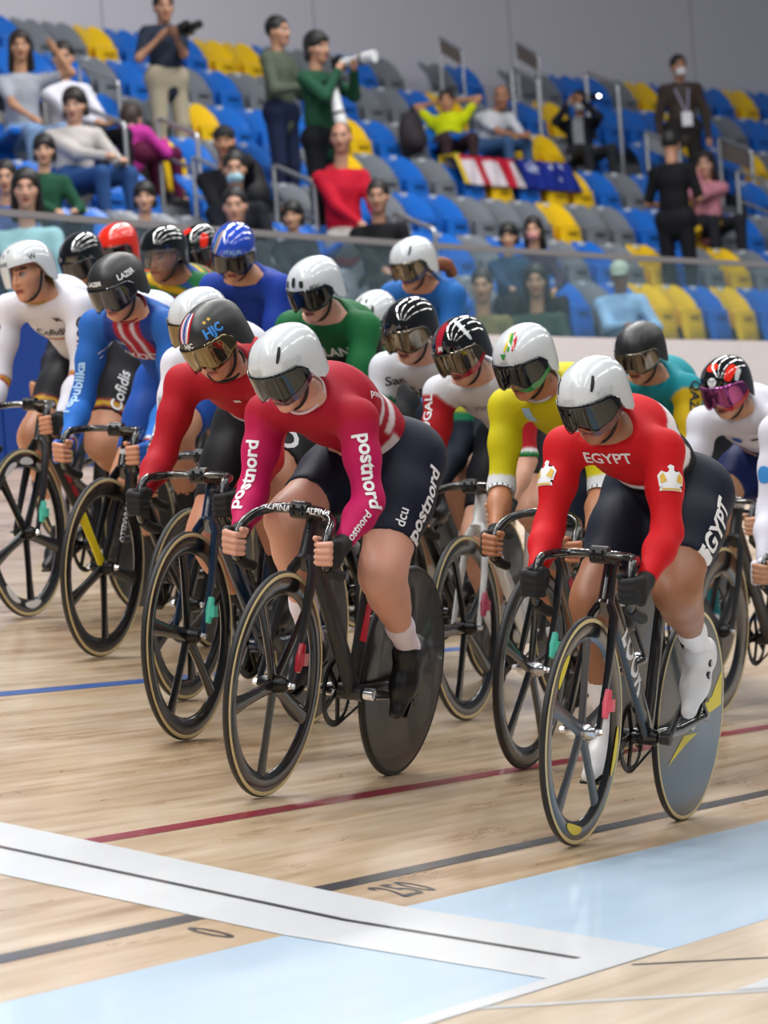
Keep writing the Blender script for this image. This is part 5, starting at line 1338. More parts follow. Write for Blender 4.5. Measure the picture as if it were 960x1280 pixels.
SEAT = seat_meshes()
SCOL = {'B': mat('seat_blue', '#1668c8', .38), 'G': mat('seat_grey', '#777c84', .4), 'Y': mat('seat_yellow', '#f2c40c', .4)}
SSLOT = {'B': mat('slot_blue', '#0f4a94', .6), 'G': mat('slot_grey', '#474b52', .6), 'Y': mat('slot_yellow', '#b08d0c', .6)}
M_PLATE = mat('seat_number_plate', '#c9ced6', .5); M_BRK = mat('seat_bracket', '#3c3f45', .5, .4)
for k_, m_ in (('backrest', SCOL['B']), ('seat_pan', SCOL['B']), ('slot', SSLOT['B']), ('plate', M_PLATE), ('bracket', M_BRK)): SEAT[k_].materials.append(m_); sharp(SEAT[k_], 45)
ROWCOL = {
 4: '20B 55B 85G 120G 157Y 190B 225B 262B 285G 305Y 340Y 360B 400G 437G 475B 507G 545B 580G 690G 725B 790G 812Y 862B 896G 932B 955Y',
 3: '40B 80B 117B 149G 170Y 229B 257G 292B 330G 427B 450B 485G 512G 545B 660B 690B 745G 785B 807B 882Y 911B 946G',
 2: '10Y 170B 195G 228B 255G 285Y 305B 400B 445B 469Y 502B 535G 570B 640B 674Y 707Y 740G 870B 905Y 935B 958Y',
 1: '130B 170B 190B 395B 432G 467Y 500G 536B 570G 604B 638Y 672B 706Y 744Y 781B 812G 850B 890Y 925B 955B',
 0: '40B 140B 220B 260G 300B 400G 475B 508G 539G 570B 600B 631G 660G 685Y 708G 731Y 764G 795G 828B 865B 895Y 927G 958B',
 -1: '85Y 110B 140B 200G 400B 440B 500B 562B 600B 640G 690B 730B 755G 787B 810G 870Y 885B 912G 945Y',
 -2: '60G 100B 140B 400B 520B 600B 700Y 730B 760B 790G 820B 850Y 880Y 910B 945Y',
 -3: '550G 620B 700Y 760B 800G 850Y 880B 910Y 945B'}
SNAME = {'B': 'blue', 'G': 'grey', 'Y': 'yellow'}
RNAME = {4: 'top row', 3: 'second row from the top', 2: 'third row from the top', 1: 'fourth row from the top', 0: 'fifth row from the top', -1: 'third row from the glass', -2: 'second row from the glass', -3: 'row next to the glass'}
STAIRS = []
PITCH = .459
seat_n = 0
occupied = []     # (row, s) filled in by the spectators below, so that occupied seats are folded down
def build_seats():
    global seat_n
    allseats = []
    for k in range(-3, 5):
        smp = [(int(t[:-1]), t[-1]) for t in ROWCOL[k].split()]
        ref = solve_s(k, {1: 467, 0: 731, -1: 600, 2: 469, 3: 485, 4: 475, -2: 600, -3: 620}[k], -.12, .5)
        pr_ = PITCH*R0/(R0+row_w(k)-7)
        for j in range(-40, 60):
            s_ = ref+j*pr_
            if s_ < SA+.2 or s_ > SB-.3: continue
            P, th = row_pt(k, s_, -.12, .5); px, py, sc = proj(P)
            if px < -130 or px > 1060 or py > 425 or py < -45: continue
            nb = min(smp, key=lambda q_: abs(q_[0]-px))
            c = nb[1] if abs(nb[0]-px) < 20 else rnd.choices('BGY', (.52, .34, .14))[0]
            if any(kk == k and a_ < s_ < b_ for kk, a_, b_ in STAIRS): continue
            allseats.append((k, s_, c))
    for i, (k, s_, c) in enumerate(allseats):
        lf = SNAME[allseats[i-1][2]] if i > 0 and allseats[i-1][0] == k and s_-allseats[i-1][1] < .6 else None
        rt_ = SNAME[allseats[i+1][2]] if i+1 < len(allseats) and allseats[i+1][0] == k and allseats[i+1][1]-s_ < .6 else None
        nb = 'between a %s and a %s seat' % (lf, rt_) if lf and rt_ else ('beside the stair rail next to a %s seat' % (lf or rt_) if (lf or rt_) else 'standing alone')
        lab = '%s seat %s, %s' % (SNAME[c], nb, RNAME[k])
        occ = any(kk == k and abs(so_-s_) < .24 for kk, so_ in occupied)
        r_ = empty('stadium_seat'); r_.matrix_world = row_matrix(k, s_, 0)
        tag(r_, lab, 'seat', lab.replace(' seat ', ' seats ', 1))
        inst('backrest', SEAT['backrest'], r_, SCOL[c])
        p_ = inst('seat_pan', SEAT['seat_pan'], r_, SCOL[c])
        if occ: p_.rotation_euler = (0, math.radians(78), 0); p_.location = (-.36, 0, .42)
        else: inst('grip_slot', SEAT['slot'], p_, SSLOT[c])
        inst('number_plate', SEAT['plate'], r_); inst('bracket', SEAT['bracket'], r_)
        seat_n += 1
# ---- stair handrails
def rail(label, px, py, sign=None, mid=True, r=.022, sm=None, run=.42, drop=.20, k=None):
    """stair rail: upper end seen at px, py; stands on the row whose height fits best"""
    best = None
    for k0 in ([k] if k is not None else range(-2, 5)):
        s_ = solve_s(k0, px, -.1, .95); y_ = proj(row_pt(k0, s_, -.1, .95)[0]); e_ = (y_[1]-py)/y_[2]
        if best is None or abs(e_) < abs(best[1]): best = (k0, e_, s_)
    k0, e_, s_ = best; hh = .95+max(-.3, min(.3, e_))
    a, th = row_pt(k0, s_, -.1, 0); n_ = np.array([math.sin(th), math.cos(th), 0]); b_ = a-n_*run; up = np.array([0, 0, 1.])
    STAIRS.append((k0, s_-.22, s_+.22)); lo = a-n_*run; lo[2] = row_z(k0-1)
    root = empty('handrail', tuple(lo)); tag(root, label, 'handrail', 'steel handrails on the grandstand stairs'); o_ = lo
    ta, tb = a+up*hh, b_+up*(hh-drop)
    def part(name, pts, rr, m_=M_STEEL):
        mb = MB(); mb.tube([tuple(np.array(p)-o_) for p in pts], rr, 10); return mb.obj(name, m_, root, auto=45)
    part('top_rail', bez([ta-up*.05, ta+(tb-ta)*.06, ta*.5+tb*.5, tb-(tb-ta)*.06, tb-up*.05], 5), r)
    part('post', [a, ta-up*.04], r); part('post', [lo, tb-up*.04], r)
    if mid: part('middle_rail', [ta-up*.32, tb-up*.32], r*.8)
    if sign:
        mb = MB(); t_ = np.array([math.cos(th), -math.sin(th), 0])*.010; q = [ta-up*.02-o_, tb-up*.02-o_, tb-up*(.02+sign)-o_, ta-up*(.02+sign)-o_]
        mb.add([p-t_ for p in q]+[p+t_ for p in q], [(0, 1, 2, 3), (7, 6, 5, 4), (0, 4, 5, 1), (3, 2, 6, 7), (0, 3, 7, 4), (1, 5, 6, 2)]); mb.obj('sign_panel', sm or mat('rail_panel', '#6a615c', .5), root)
    return root
rail('steel stair handrail between the seated girl in pink and the man in a knitted cap', 196, 148)
rail('lower steel handrail in front of the man in the blue face mask', 240, 197)
rail('steel stair handrail beside the man in the red hoodie', 341, 207)
rail('short steel handrail beside the man in the black jacket', 491, 266, mid=False)
rail('steel handrail beside the woman in the cream sweater', 104, 134)
rail('steel handrail with pale panel behind the woman in the cream sweater', 52, 92, sign=.20, mid=False, sm=mat('panel_pale', '#b9a9a9', .5))
rail('low steel handrail below the woman in the white shirt', 99, 82, mid=False, r=.016)
rail('steel handrail with bronze panel against the wall above the yellow shirt', 549, 46, sign=.14, mid=False, r=.014, run=.30)
rail('steel handrail with bronze panel beside the man with a phone', 645, 52, sign=.16, mid=False, r=.014, run=.30, k=4)
rail('plain steel handrail below the bronze panel by the wall', 640, 84, run=.34)
rail('steel handrail in front of the man with a phone', 733, 90, mid=False)
rail('steel handrail with grey panel behind the woman in pink', 897, 172, sign=.20, mid=False)
rail('steel stair handrail beside the woman in pink', 920, 213)
rail('steel handrail with pale panel behind the man in the black shirt', 806, 165, sign=.16, mid=False, sm=mat('panel_grey', '#8d8f95', .5))

# ================================================================== spectators
M_TOP = attr_mat('garment_fabric', .8, spec=.2); M_HAIR = {}
def hair_mat(c):
    return mat('hair_'+c, c, .55, bump=(90, .5))
def spectator(label, k, head_px, pose='sit', face=0.0, hface=None, leg=40, nod=5,  top='#888888', sleeve=1.0, bottom='#26324a', hair='#14110f', style='short', hands=None, elbows=None, lean=.0, skin='#c4957a', child=1.0, mask=None, fit=True, dw=0.0, hood=None, shorts=False, jacket=None, kx=None, side=0.0, roll=0, sitz=.47):
    hface = face if hface is None else hface; child = child*(1.12 if head_px[0] < 500 else 1.05)
    if pose == 'stand': leg = face; dw = dw-.26
    turn = -66+leg; tw = math.radians(face-leg)
    look = (hface-leg, nod, 0)
    # --- find the place in the row so that the head is where it is seen
    z_head = {'sit': 1.235, 'stand': 1.62}[pose]*child+lean*-.12
    sx = -.05+lean*.55
    best_ = None
    for kk in (range(max(-4, k-2), k+2) if kx is None else [kx]):
        s1_ = solve_s(kk, head_px[0], dw-sx*1.0, z_head); P1 = row_pt(kk, s1_, dw-sx, z_head)[0]; q1 = proj(P1); e1_ = abs((q1[1]-head_px[1])/q1[2])
        if best_ is None or e1_ < best_[0]-.02: best_ = (e1_, kk)
    k = best_[1]
    s_ = solve_s(k, head_px[0], dw-sx*1.0, z_head)
    P, th = row_pt(k, s_, dw-sx, z_head); py = proj(P)[1]; scl = proj(P)[2]
    dz = (py-head_px[1])/scl
    sc = child
    if fit: dzs = dz
    else: dzs = 0
    mw = row_matrix(k, s_, dw, 0, turn)
    if pose == 'sit' and dw == 0: occupied.append((k, s_))
    if abs(dzs) > .12: print('SPECT %s: head off by %.2f m' % (label[:40], dzs))
    zt = z_head+dzs
    fz = zt/z_head
    # --- joints
    c = sc
    if pose == 'sit':
        hip = np.array([-.10, 0, (sitz+.08)*max(fz, .75)]) if False else np.array([-.10, 0, (sitz+.08)*min(1.05, c)])
        T = zt-hip[2]
        N = np.array([-.10+lean*.45, side*.6, hip[2]+T*.68]); Hh = np.array([-.06+lean*.62, side, zt])
        Hp = {g: hip+np.array([.02, g*.09*c, 0]) for g in (1, -1)}
        K = {g: Hp[g]+np.array([.42*c, g*.05, .02]) for g in (1, -1)}; A = {g: K[g]+np.array([.02, 0, -.42*c]) for g in (1, -1)}
        for g in (1, -1): A[g][2] = max(A[g][2], .07)
    else:
        hip = np.array([0, 0, .90*c*fz]); T = zt-hip[2]
        N = np.array([.0+lean*.3, side*.6, hip[2]+T*.72]); Hh = np.array([.03+lean*.45, side, zt])
        Hp = {g: hip+np.array([0, g*.09*c, 0]) for g in (1, -1)}; K = {g: Hp[g]+np.array([.02, g*.02, -.42*c*fz]) for g in (1, -1)}; A = {g: np.array([-.02, Hp[g][1]+g*.02, .08]) for g in (1, -1)}
    t = vnorm(N-hip); yl = np.array([-math.sin(tw), math.cos(tw), 0]); fwd = vnorm(np.cross(yl, t))
    S = {g: N-t*.045+yl*g*.165*c for g in (1, -1)}
    la, lf = .28*c, .25*c
    hd = hands or {}; W = {}; E = {}
    for g in (1, -1):
        tgt = hd.get(g)
        if tgt is None: tgt = (np.array([.26*c, g*.08, hip[2]+.13]) if pose == 'sit' else np.array([.06, g*.25*c, hip[2]-.12]))
        elif isinstance(tgt[0], str):
            ya = math.radians(look[0]); q_ = np.array(tgt[1:], float); tgt = Hh+np.array([q_[0]*math.cos(ya)-q_[1]*math.sin(ya), q_[0]*math.sin(ya)+q_[1]*math.cos(ya), q_[2]])
        else: tgt = np.array(tgt, float)+np.array([0, 0, 0])
        d_ = tgt-S[g]; L_ = np.linalg.norm(d_)
        if L_ > .985*(la+lf): tgt = S[g]+d_/L_*.985*(la+lf)
        W[g] = tgt; pole = np.array((elbows or {}).get(g, (-.4, g*.6, -.8)), float); pole = np.array([pole[0]*math.cos(tw)-pole[1]*math.sin(tw), pole[0]*math.sin(tw)+pole[1]*math.cos(tw), pole[2]]); E[g] = ik(S[g], tgt, la, lf, pole)
    R = frame_of(*look[:2], roll if len(look) < 3 else look[2]+roll)
    # --- body
    def arm(g, e, upto=2.0):
        out = [Cap(N-t*.03, S[g], .045*c+e, .055*c+e, k=.05, lab=0)]
        out.append(Cap(S[g], lerp(S[g], E[g], min(1, upto)), .052*c+e, .042*c+e, k=.03, lab=1))
        if upto > 1: out.append(Cap(E[g], lerp(E[g], W[g], min(1, upto-1)), .042*c+e, .030*c+e, k=.03, lab=1))
        return out
    def torso(e):
        m_ = lerp(hip, N, .35)
        return [Cap(hip-t*.05, m_, .125*c+e, .125*c+e, n=fwd, s_=.78, k=.05), Cap(m_, lerp(hip, N, .78), .125*c+e, .145*c+e, n=fwd, s_=.72, k=.05), Cap(lerp(hip, N, .78), N-t*.06, .14*c+e, .08*c+e, n=fwd, s_=.72, k=.05)]
    def legs(e, upto=2.0):
        out = [Cap(Hp[1]+[0, 0, .03], Hp[-1]+[0, 0, .03], .105*c+e, k=.05), Cap((Hp[1]+Hp[-1])/2+[0, 0, -.04*c], (Hp[1]+Hp[-1])/2+[0, 0, .08], .095*c+e, k=.05)]
        for g in (1, -1):
            out.append(Cap(Hp[g], K[g], .085*c+e, .058*c+e, k=.04)); 
            if upto > 1: out.append(Cap(K[g], A[g], .056*c+e, .040*c+e, k=.03))
        return out
    pr = torso(-.015)+arm(1, -.008)+arm(-1, -.008)+legs(-.012)
    for g in (1, -1):
        dv = vnorm(W[g]-E[g]); pr += [Cap(W[g], W[g]+dv*.05*c, .028*c, .032*c, k=.02)]
        for f_ in range(4):
            sd_ = vnorm(np.cross(dv, [0, 0, 1.01])); pr.append(Cap(W[g]+dv*.05*c+sd_*(f_-1.5)*.018*c, W[g]+dv*.105*c+sd_*(f_-1.5)*.017*c+fwd*.02, .0105*c, .009*c, k=.006))
        pr.append(Cap(W[g]+dv*.02*c, W[g]+dv*.06*c+np.array([0, -g*.03, .01]), .013*c, .010*c, k=.008))
        pr.append(Cap(A[g], A[g]+np.array([.12*c, 0, -.03]), .036*c, .03*c, k=.02))
    V, F = sdf_surface(pr, .021); parts = [(V, F, np.tile(s2l(skin), (len(V), 1)))]
    hs = .98*c if c > 1 else .98*(.35+.65*c)
    hp = head_prims((0, 0, 0), np.eye(3), R.T@(N-Hh)/hs)
    V, F = sdf_surface(hp, .0095); lb = sdf_labels(hp, V); col = face_colors(V, lb, (0, 0, 0), np.eye(3), skin, hair if style != 'bald' else '#4a3a30')
    V = Hh+(V*hs)@R.T; parts.append((V.astype(np.float32), F, col))
    off = 0; Fs = []
    for p in parts: Fs.append(p[1]+off); off += len(p[0])
    body = link('person', np_mesh('person', np.concatenate([p[0] for p in parts]), np.concatenate(Fs), np.concatenate([p[2] for p in parts])), M_SKIN); body.matrix_world = mw
    tag(body, label, 'person', 'spectators in the grandstand')
    # --- clothes
    pr = torso(.006)+arm(1, .007, sleeve*2)+arm(-1, .007, sleeve*2)
    cuts = [Cut(N+t*.035, t, .11)]
    V, F = sdf_surface(pr, .020, cuts); V = relax(V, F, 1, .4); C = np.tile(s2l(top), (len(V), 1)).astype(float)
    n_ = np.sin(V[:, 2]*38+V[:, 0]*21)*np.sin(V[:, 1]*33+V[:, 2]*12)*.08; C *= (1+n_)[:, None]
    if jacket:                     # open front showing a shirt
        f_ = ((V-hip)@fwd > .03) & (np.abs((V-N)@yl) < .055); C[f_] = s2l(jacket)
    to = link('top', np_mesh('top', V, F, C), M_TOP, body)
    pr = legs(.006, 1.0 if shorts else 2.0); V, F = sdf_surface(pr, .022); V = relax(V, F, 1, .4); C = np.tile(s2l(bottom), (len(V), 1))
    link('trousers', np_mesh('trousers', V, F, C), M_TOP, body)
    for g in (1, -1):
        pr = [Cap(A[g]+np.array([-.04, 0, -.035]), A[g]+np.array([.13*c, 0, -.04]), .042*c, .036*c, k=.02)]; V, F = sdf_surface(pr, .016); link('shoe', np_mesh('shoe', V, F), mat('shoe_spectator', '#c9c9cc' if c < 1 else '#2a2a2e', .6), body)
    # --- hair (head frame)
    def hw(p): return Hh+R@(np.array(p)*hs)
    hp = []
    if style == 'bald': hp = [Ell(hw((-.030, 0, .036)), np.array((.086, .081, .092))*hs, R, k=.02), Ell(hw((.06, 0, .05)), np.array((.085, .07, .10))*hs, R, k=.008, neg=True)]; V, F = sdf_surface(hp, .011); link('hair', np_mesh('hair', V, F), hair_mat(hair), body)
    elif style in ('short', 'long', 'bob', 'bun', 'fringe'):
        hp = [Ell(hw((-.024, 0, .046)), np.array((.102, .088, .102))*hs, R, k=.02)]
        if style in ('long', 'bob', 'fringe'): hp += [Ell(hw((-.02, 0, .052)), np.array((.106, .092, .097))*hs, R, k=.02)]
        if style == 'long':
            hp += [Cap(hw((-.055, .05, .0)), hw((-.07, .075, -.17)), .045*hs, .04*hs, k=.03), Cap(hw((-.055, -.05, .0)), hw((-.07, -.075, -.17)), .045*hs, .04*hs, k=.03), Cap(hw((-.08, 0, 0)), hw((-.10, 0, -.18)), .06*hs, .05*hs, k=.03), Cap(hw((-.0, .078, .02)), hw((-.02, .088, -.12)), .020*hs, .024*hs, k=.02), Cap(hw((-.0, -.078, .02)), hw((-.02, -.088, -.12)), .020*hs, .024*hs, k=.02)]
        if style in ('bob', 'fringe'): hp += [Cap(hw((-.05, .06, .02)), hw((-.04, .075, -.06)), .035*hs, .03*hs, k=.03), Cap(hw((-.05, -.06, .02)), hw((-.04, -.075, -.06)), .035*hs, .03*hs, k=.03), Cap(hw((-.07, 0, 0)), hw((-.08, 0, -.06)), .06*hs, .05*hs, k=.03)]
        if style == 'fringe': hp += [Cap(hw((.066, .035, .070)), hw((.066, -.035, .070)), .022*hs, k=.02)]
        if style == 'bun': hp += [Ell(hw((-.12, 0, .03)), (.04, .04, .04), k=.01)]
        # keep the face clear
        if style != 'fringe': hp.append(Ell(hw((.088, 0, -.012)), np.array((.074, .066, .088))*hs, R, k=.008, neg=True))
        else: hp.append(Ell(hw((.095, 0, -.045)), np.array((.065, .064, .088))*hs, R, k=.008, neg=True))
        V, F = sdf_surface(hp, .011); link('hair', np_mesh('hair', V, F), hair_mat(hair), body)
    elif style in ('beanie', 'cap'):
        hp = [Ell(hw((-.014, 0, .052)), np.array((.104, .086, .084))*hs, R, k=.02)]
        V, F = sdf_surface(hp, .011, [Cut(hw((0, 0, .030)), R@np.array([-.12, 0, -1]), .3)])
        ho = link('cap', np_mesh('cap', V, F), mat('cap_'+hair, hair, .8), body)
        if style == 'cap':
            mb = MB(); rings = []
            for i in range(9):
                a = math.radians(-60+15*i); rings.append([hw((.085*math.cos(a)*1.0, .080*math.sin(a), .040)), hw((.085*math.cos(a)+.075*math.cos(a*1.3), .080*math.sin(a), .026)), hw((.085*math.cos(a)+.075*math.cos(a*1.3), .080*math.sin(a), .020)), hw((.085*math.cos(a)*1.0, .080*math.sin(a), .034))])
            mb.loft(rings); mb.obj('brim', mat('cap_'+hair, hair, .8), ho, smooth=True)
    if mask:
        hp = [Ell(hw((.040, 0, -.055)), np.array((.068, .062, .052))*hs, R, k=.02), Cap(hw((.09, 0, -.028)), hw((.10, 0, -.05)), .018*hs, k=.02)]
        V, F = sdf_surface(hp, .010, [Cut(hw((.02, 0, -.05)), R@np.array([-1, 0, 0]), .12)]); link('face_mask', np_mesh('face_mask', V, F), mat('mask_'+mask, mask, .7), body)
    if hood:
        hp = [Cap(N+np.array([-.05, .07, .02]), N+np.array([-.09, 0, .03]), .05, .055, k=.03), Cap(N+np.array([-.09, 0, .03]), N+np.array([-.05, -.07, .02]), .055, .05, k=.03)]
        V, F = sdf_surface(hp, .014); link('hood', np_mesh('hood', V, F), mat('hood_'+hood, hood, .8), to)
    return dict(obj=body, mw=mw, H=Hh, R=R, W=W, N=N, hip=hip, S=S, E=E, to=to)
def at_local(mw, p): return mw @ Vector(p)
# ---- the people in the stand
tt = 24     # most look down the track towards the riders
sp = spectator
sp('seated woman in a grey top with dark hair and pale jeans', 3, (24, 58), child=.92, face=30, hface=15, leg=40, nod=4, top='#9ea3ad', sleeve=.3, bottom='#7d9ac2', hair='#1d1512', style='long', hands={1: ('H', .12, .28, -.05)}, elbows={1: (0, .8, -.6)}, skin='#b98a6c')
sp('seated woman in a white shirt and black trousers leaning back', 2, (79, 73), kx=1, face=40, hface=12, leg=60, nod=4, top='#dcdce8', bottom='#16161b', hair='#1a1412', style='bun', lean=-.10, skin='#bd8e74')
sp('seated woman in a cream sweater and glasses with jeans', 0, (91, 132), kx=0, face=20, hface=0, leg=55, nod=8, top='#bdb7b4', bottom='#2a4a7c', hair='#1c1614', style='fringe', hands={1: (.38, .10, .70), -1: (.40, -.02, .72)}, skin='#c79a80')
sp('boy in a green jacket beside the woman in cream', -1, (53, 188), face=15, hface=8, leg=40, nod=6, top='#1d4a36', bottom='#24344a', hair='#0e0c0c', style='fringe', child=.82, skin='#cfa184')
sp('woman with long dark hair in a pale aqua top behind the glass', -2, (30, 237), face=5, hface=8, leg=30, nod=4, top='#9fc7cc', bottom='#2b3340', hair='#0d0b0b', style='long', skin='#c4937a')
sp('dark-haired child behind the woman in pale aqua', -1, (4, 222), kx=-2, face=5, hface=5, leg=30, nod=8, top='#4a5a8a', bottom='#2b3340', hair='#0d0b0b', style='short', child=.85)
sp('girl in bright pink seen from behind on the stair side', 1, (163, 150), kx=1, face=165, hface=150, leg=150, nod=4, top='#c43a9a', bottom='#5a1a3a', hair='#33241c', style='bob', child=.82, skin='#c79a80')
sp('smiling boy in dark clothes just above the glass', -2, (178, 247), face=5, hface=8, leg=30, nod=4, top='#2a2c38', bottom='#20222a', hair='#0e0c0c', style='fringe', child=.80, skin='#d0a286')
a9 = sp('standing man in a navy polo shirt and khaki trousers holding a camera', 3, (194, 12), pose='stand', kx=2, face=48, hface=25, leg=48, nod=4, top='#252d3d', sleeve=.42, bottom='#a89f8a', hair='#0d0c0c', hands={1: ('H', .34, .02, -.30), -1: ('H', .30, -.10, -.30)}, skin='#b5866a')
sp('man in a black knitted cap resting his cheek on his hand', 0, (276, 178), kx=-1, face=0, hface=5, leg=25, nod=6, top='#15161b', bottom='#16171c', hair='#0d0e11', style='beanie', hands={1: ('H', .10, .075, -.07)}, elbows={1: (.3, .6, -.8)}, skin='#a87758')
sp('man in glasses and a pale blue face mask', -1, (290, 212), kx=-2, face=0, hface=10, leg=25, nod=6, top='#141620', bottom='#191a20', hair='#12100f', mask='#9fc9d9', skin='#b78a6e')
sp('man with short black hair in front of the masked man', -2, (291, 258), kx=-3, face=0, hface=5, leg=25, nod=6, top='#1a1c24', bottom='#191a20', hair='#0d0c0c', skin='#c0917a')
sp('boy in dark clothes looking over the glass', -2, (362, 270), face=0, hface=-3, leg=25, nod=6, top='#20222c', bottom='#191a20', hair='#0d0c0c', style='fringe', child=.78, skin='#c89a7c')
a14 = sp('standing man in an olive hooded jacket and jeans', 2, (338, 42), pose='stand', face=72, hface=68, leg=72, nod=2, top='#545d50', bottom='#1b2440', hair='#0d0c0c', hands={1: (.30, .05, 1.18), -1: (.32, -.08, 1.16)}, hood='#4a5246', skin='#b98a70')
a15 = sp('standing man in a green jacket with a white telephoto lens', 2, (388, 62), pose='stand', face=66, hface=60, leg=66, nod=4, top='#1f4a35', bottom='#16181d', hair='#0d0c0c', style='fringe', hands={1: ('H', .36, .05, -.24), -1: ('H', .26, -.05, -.24)}, skin='#b98a70', dw=-.15)
sp('man in a red hoodie with white print and glasses', 0, (427, 172), face=25, hface=2, leg=50, nod=4, top='#b3122c', bottom='#b9b4ae', hair='#2a221e', style='bald', hood='#a8102a', hands={1: (.35, .06, .60), -1: (.33, -.06, .60)}, skin='#b88870')
sp('man in a black jacket just above the glass', -2, (468, 247), face=0, hface=2, leg=25, nod=4, top='#0f1014', bottom='#16171c', hair='#15110f', skin='#b0826a')
sp('man in a bright yellow shirt with his hands behind his head', 2, (547, 128), kx=2, child=.92, face=-10, hface=8, leg=25, nod=-2, top='#c9d40e', sleeve=.30, bottom='#3a2a30', hair='#2a1a14', style='short', lean=-.15, hands={1: ('H', -.06, .10, .02), -1: ('H', -.06, -.10, .02)}, elbows={1: (-.1, 1, .25), -1: (-.1, -1, .1)}, skin='#b88462')
sp('grey-haired man in a white T-shirt and jeans leaning forward', 2, (626, 122), kx=2, child=.92, face=35, hface=12, leg=60, nod=6, top='#c9ccd4', sleeve=.34, bottom='#3c5a82', hair='#4f4742', style='bald', lean=.35, hands={1: (.42, .06, .62), -1: (.42, -.04, .60)}, skin='#a8755a')
a20 = sp('man in a dark jacket and white mask filming with a phone', 3, (722, 128), kx=2, child=.92, face=5, hface=2, leg=40, nod=2, top='#171a26', bottom='#2a2c30', hair='#14110f', mask='#d4d6dc', hands={1: ('H', .26, .08, -.02), -1: ('H', .26, -.06, -.02)}, jacket='#8a8f98', skin='#a8785c')
a21 = sp('standing man in a brown jacket and white mask with a lanyard', 3, (842, 86), pose='stand', kx=2, face=20, hface=32, leg=20, nod=-4, top='#3f3530', bottom='#2a2626', hair='#0d0c0c', mask='#e2e2e6', skin='#b08068', jacket='#4a4440')
sp('standing man in a black T-shirt seen from behind', -1, (832, 182), pose='stand', face=170, hface=172, leg=170, nod=6, top='#101114', sleeve=.46, bottom='#14151a', hair='#141211', hands={1: (.22, .12, 1.08), -1: (.20, -.10, 1.06)}, skin='#b5866c')
sp('woman in pink holding her hand to her cheek', 1, (879, 206), face=0, hface=-4, leg=35, nod=4, top='#b97a88', bottom='#23242a', hair='#1a1311', style='long', hands={1: ('H', .09, -.07, -.10), -1: ('H', .08, -.09, -.16)}, elbows={1: (.3, .4, -.9), -1: (.3, -.5, -.8)}, skin='#c2937c')
sp('dark-haired boy beside the child in a pink mask', -2, (632, 296), face=0, hface=0, leg=25, nod=8, top='#24425e', bottom='#191a20', hair='#0e0c0c', style='fringe', child=.78, dw=-.22, skin='#c89a7c')
sp('child with long dark hair and a pink face mask', -2, (664, 288), face=0, hface=0, leg=25, nod=4, top='#3a3044', bottom='#191a20', hair='#15100f', style='long', child=.82, mask='#c98a8a', skin='#c89a7c')
sp('man in a pale cap and light blue shirt behind the glass', -3, (770, 345), face=0, hface=5, leg=25, nod=8, top='#8fb4d6', bottom='#3a4a5a', hair='#a9b7a8', style='cap', skin='#8f6a54')
sp('person in khaki behind the glass near the barrier', -3, (600, 358), face=0, hface=0, leg=25, nod=6, top='#6b6440', bottom='#3a3a30', hair='#1a1512', skin='#b08868')
sp('person in dark green behind the glass beside the khaki one', -3, (668, 352), face=0, hface=0, leg=25, nod=6, top='#2f4238', bottom='#2a2a30', hair='#100e0d', style='long', skin='#b08868')
build_seats()

# ---- things they hold, bags and flags
def cam_prop(name, label, cat, mw, p0, p1, r0, r1, m, body=True):
    """camera: body at p0 and lens pointing to p1 in the person's frame"""
    root = empty(name); root.matrix_world = mw; tag(root, label, cat)
    p0, p1 = np.array(p0), np.array(p1); d_ = vnorm(p1-p0)
    mb = MB(); up = np.array([0, 0, 1.]); sd_ = vnorm(np.cross(d_, up)); up2 = np.cross(sd_, d_)
    vs = [p0+d_*a+sd_*b_+up2*c_ for a in (-.035, .035) for b_ in (-.07, .07) for c_ in (-.05, .05)]
    mb.add(vs, [(0, 1, 3, 2), (4, 6, 7, 5), (0, 4, 5, 1), (2, 3, 7, 6), (0, 2, 6, 4), (1, 5, 7, 3)])
    vs = [p0+d_*a+sd_*b_*(.6 if c_ > .06 else 1)+up2*c_ for a in (-.02, .03) for b_ in (-.035, .035) for c_ in (.05, .075)]
    mb.add(vs, [(0, 1, 3, 2), (4, 6, 7, 5), (0, 4, 5, 1), (2, 3, 7, 6), (0, 2, 6, 4), (1, 5, 7, 3)])
    mb.obj('camera_body', M_HUB, root)
    mb = MB(); q_ = [p0+d_*.03, p0+d_*.08, lerp(p0, p1, .55), lerp(p0, p1, .6), p1-d_*.001, p1]; mb.tube([tuple(x) for x in q_], [r0, r0, r0*1.05, r1, r1, r1*.8], 16); mb.obj('lens', m, root, auto=40)
    mb = MB(); mb.tube([tuple(lerp(p0, p1, .62)), tuple(lerp(p0, p1, .68))], r1*1.04, 16); mb.obj('lens_ring', M_HUB, root, auto=40)
    return root
M_LENSW = mat('lens_white', '#d2d4d6', .4)
H_ = a9['H']; cam_prop('camera', 'black camera in the hands of the man in navy', 'camera', a9['mw'], H_+[.36, -.02, -.25], H_+[.58, -.02, -.24], .035, .04, M_HUB)
H_ = a15['H']; cam_prop('camera', 'camera with long white lens held up by the man in green', 'camera', a15['mw'], H_+[.22, 0, -.17], H_+[.60, 0, -.15], .04, .055, M_LENSW)
cam_prop('camera', 'second white-lensed camera hanging at the side of the man in green', 'camera', a15['mw'], H_+[.20, -.10, -.35], H_+[.28, -.10, -.75], .045, .055, M_LENSW)
H_ = a20['H']; root = empty('phone'); root.matrix_world = a20['mw']; tag(root, 'phone with bright flash held up by the man in a dark jacket', 'phone')
mb = MB(); mb.box((-.004, -.075, -.036), (.004, .075, .036), None, tuple(H_+[.335, .01, .01])); mb.obj('phone_body', M_HUB, root)
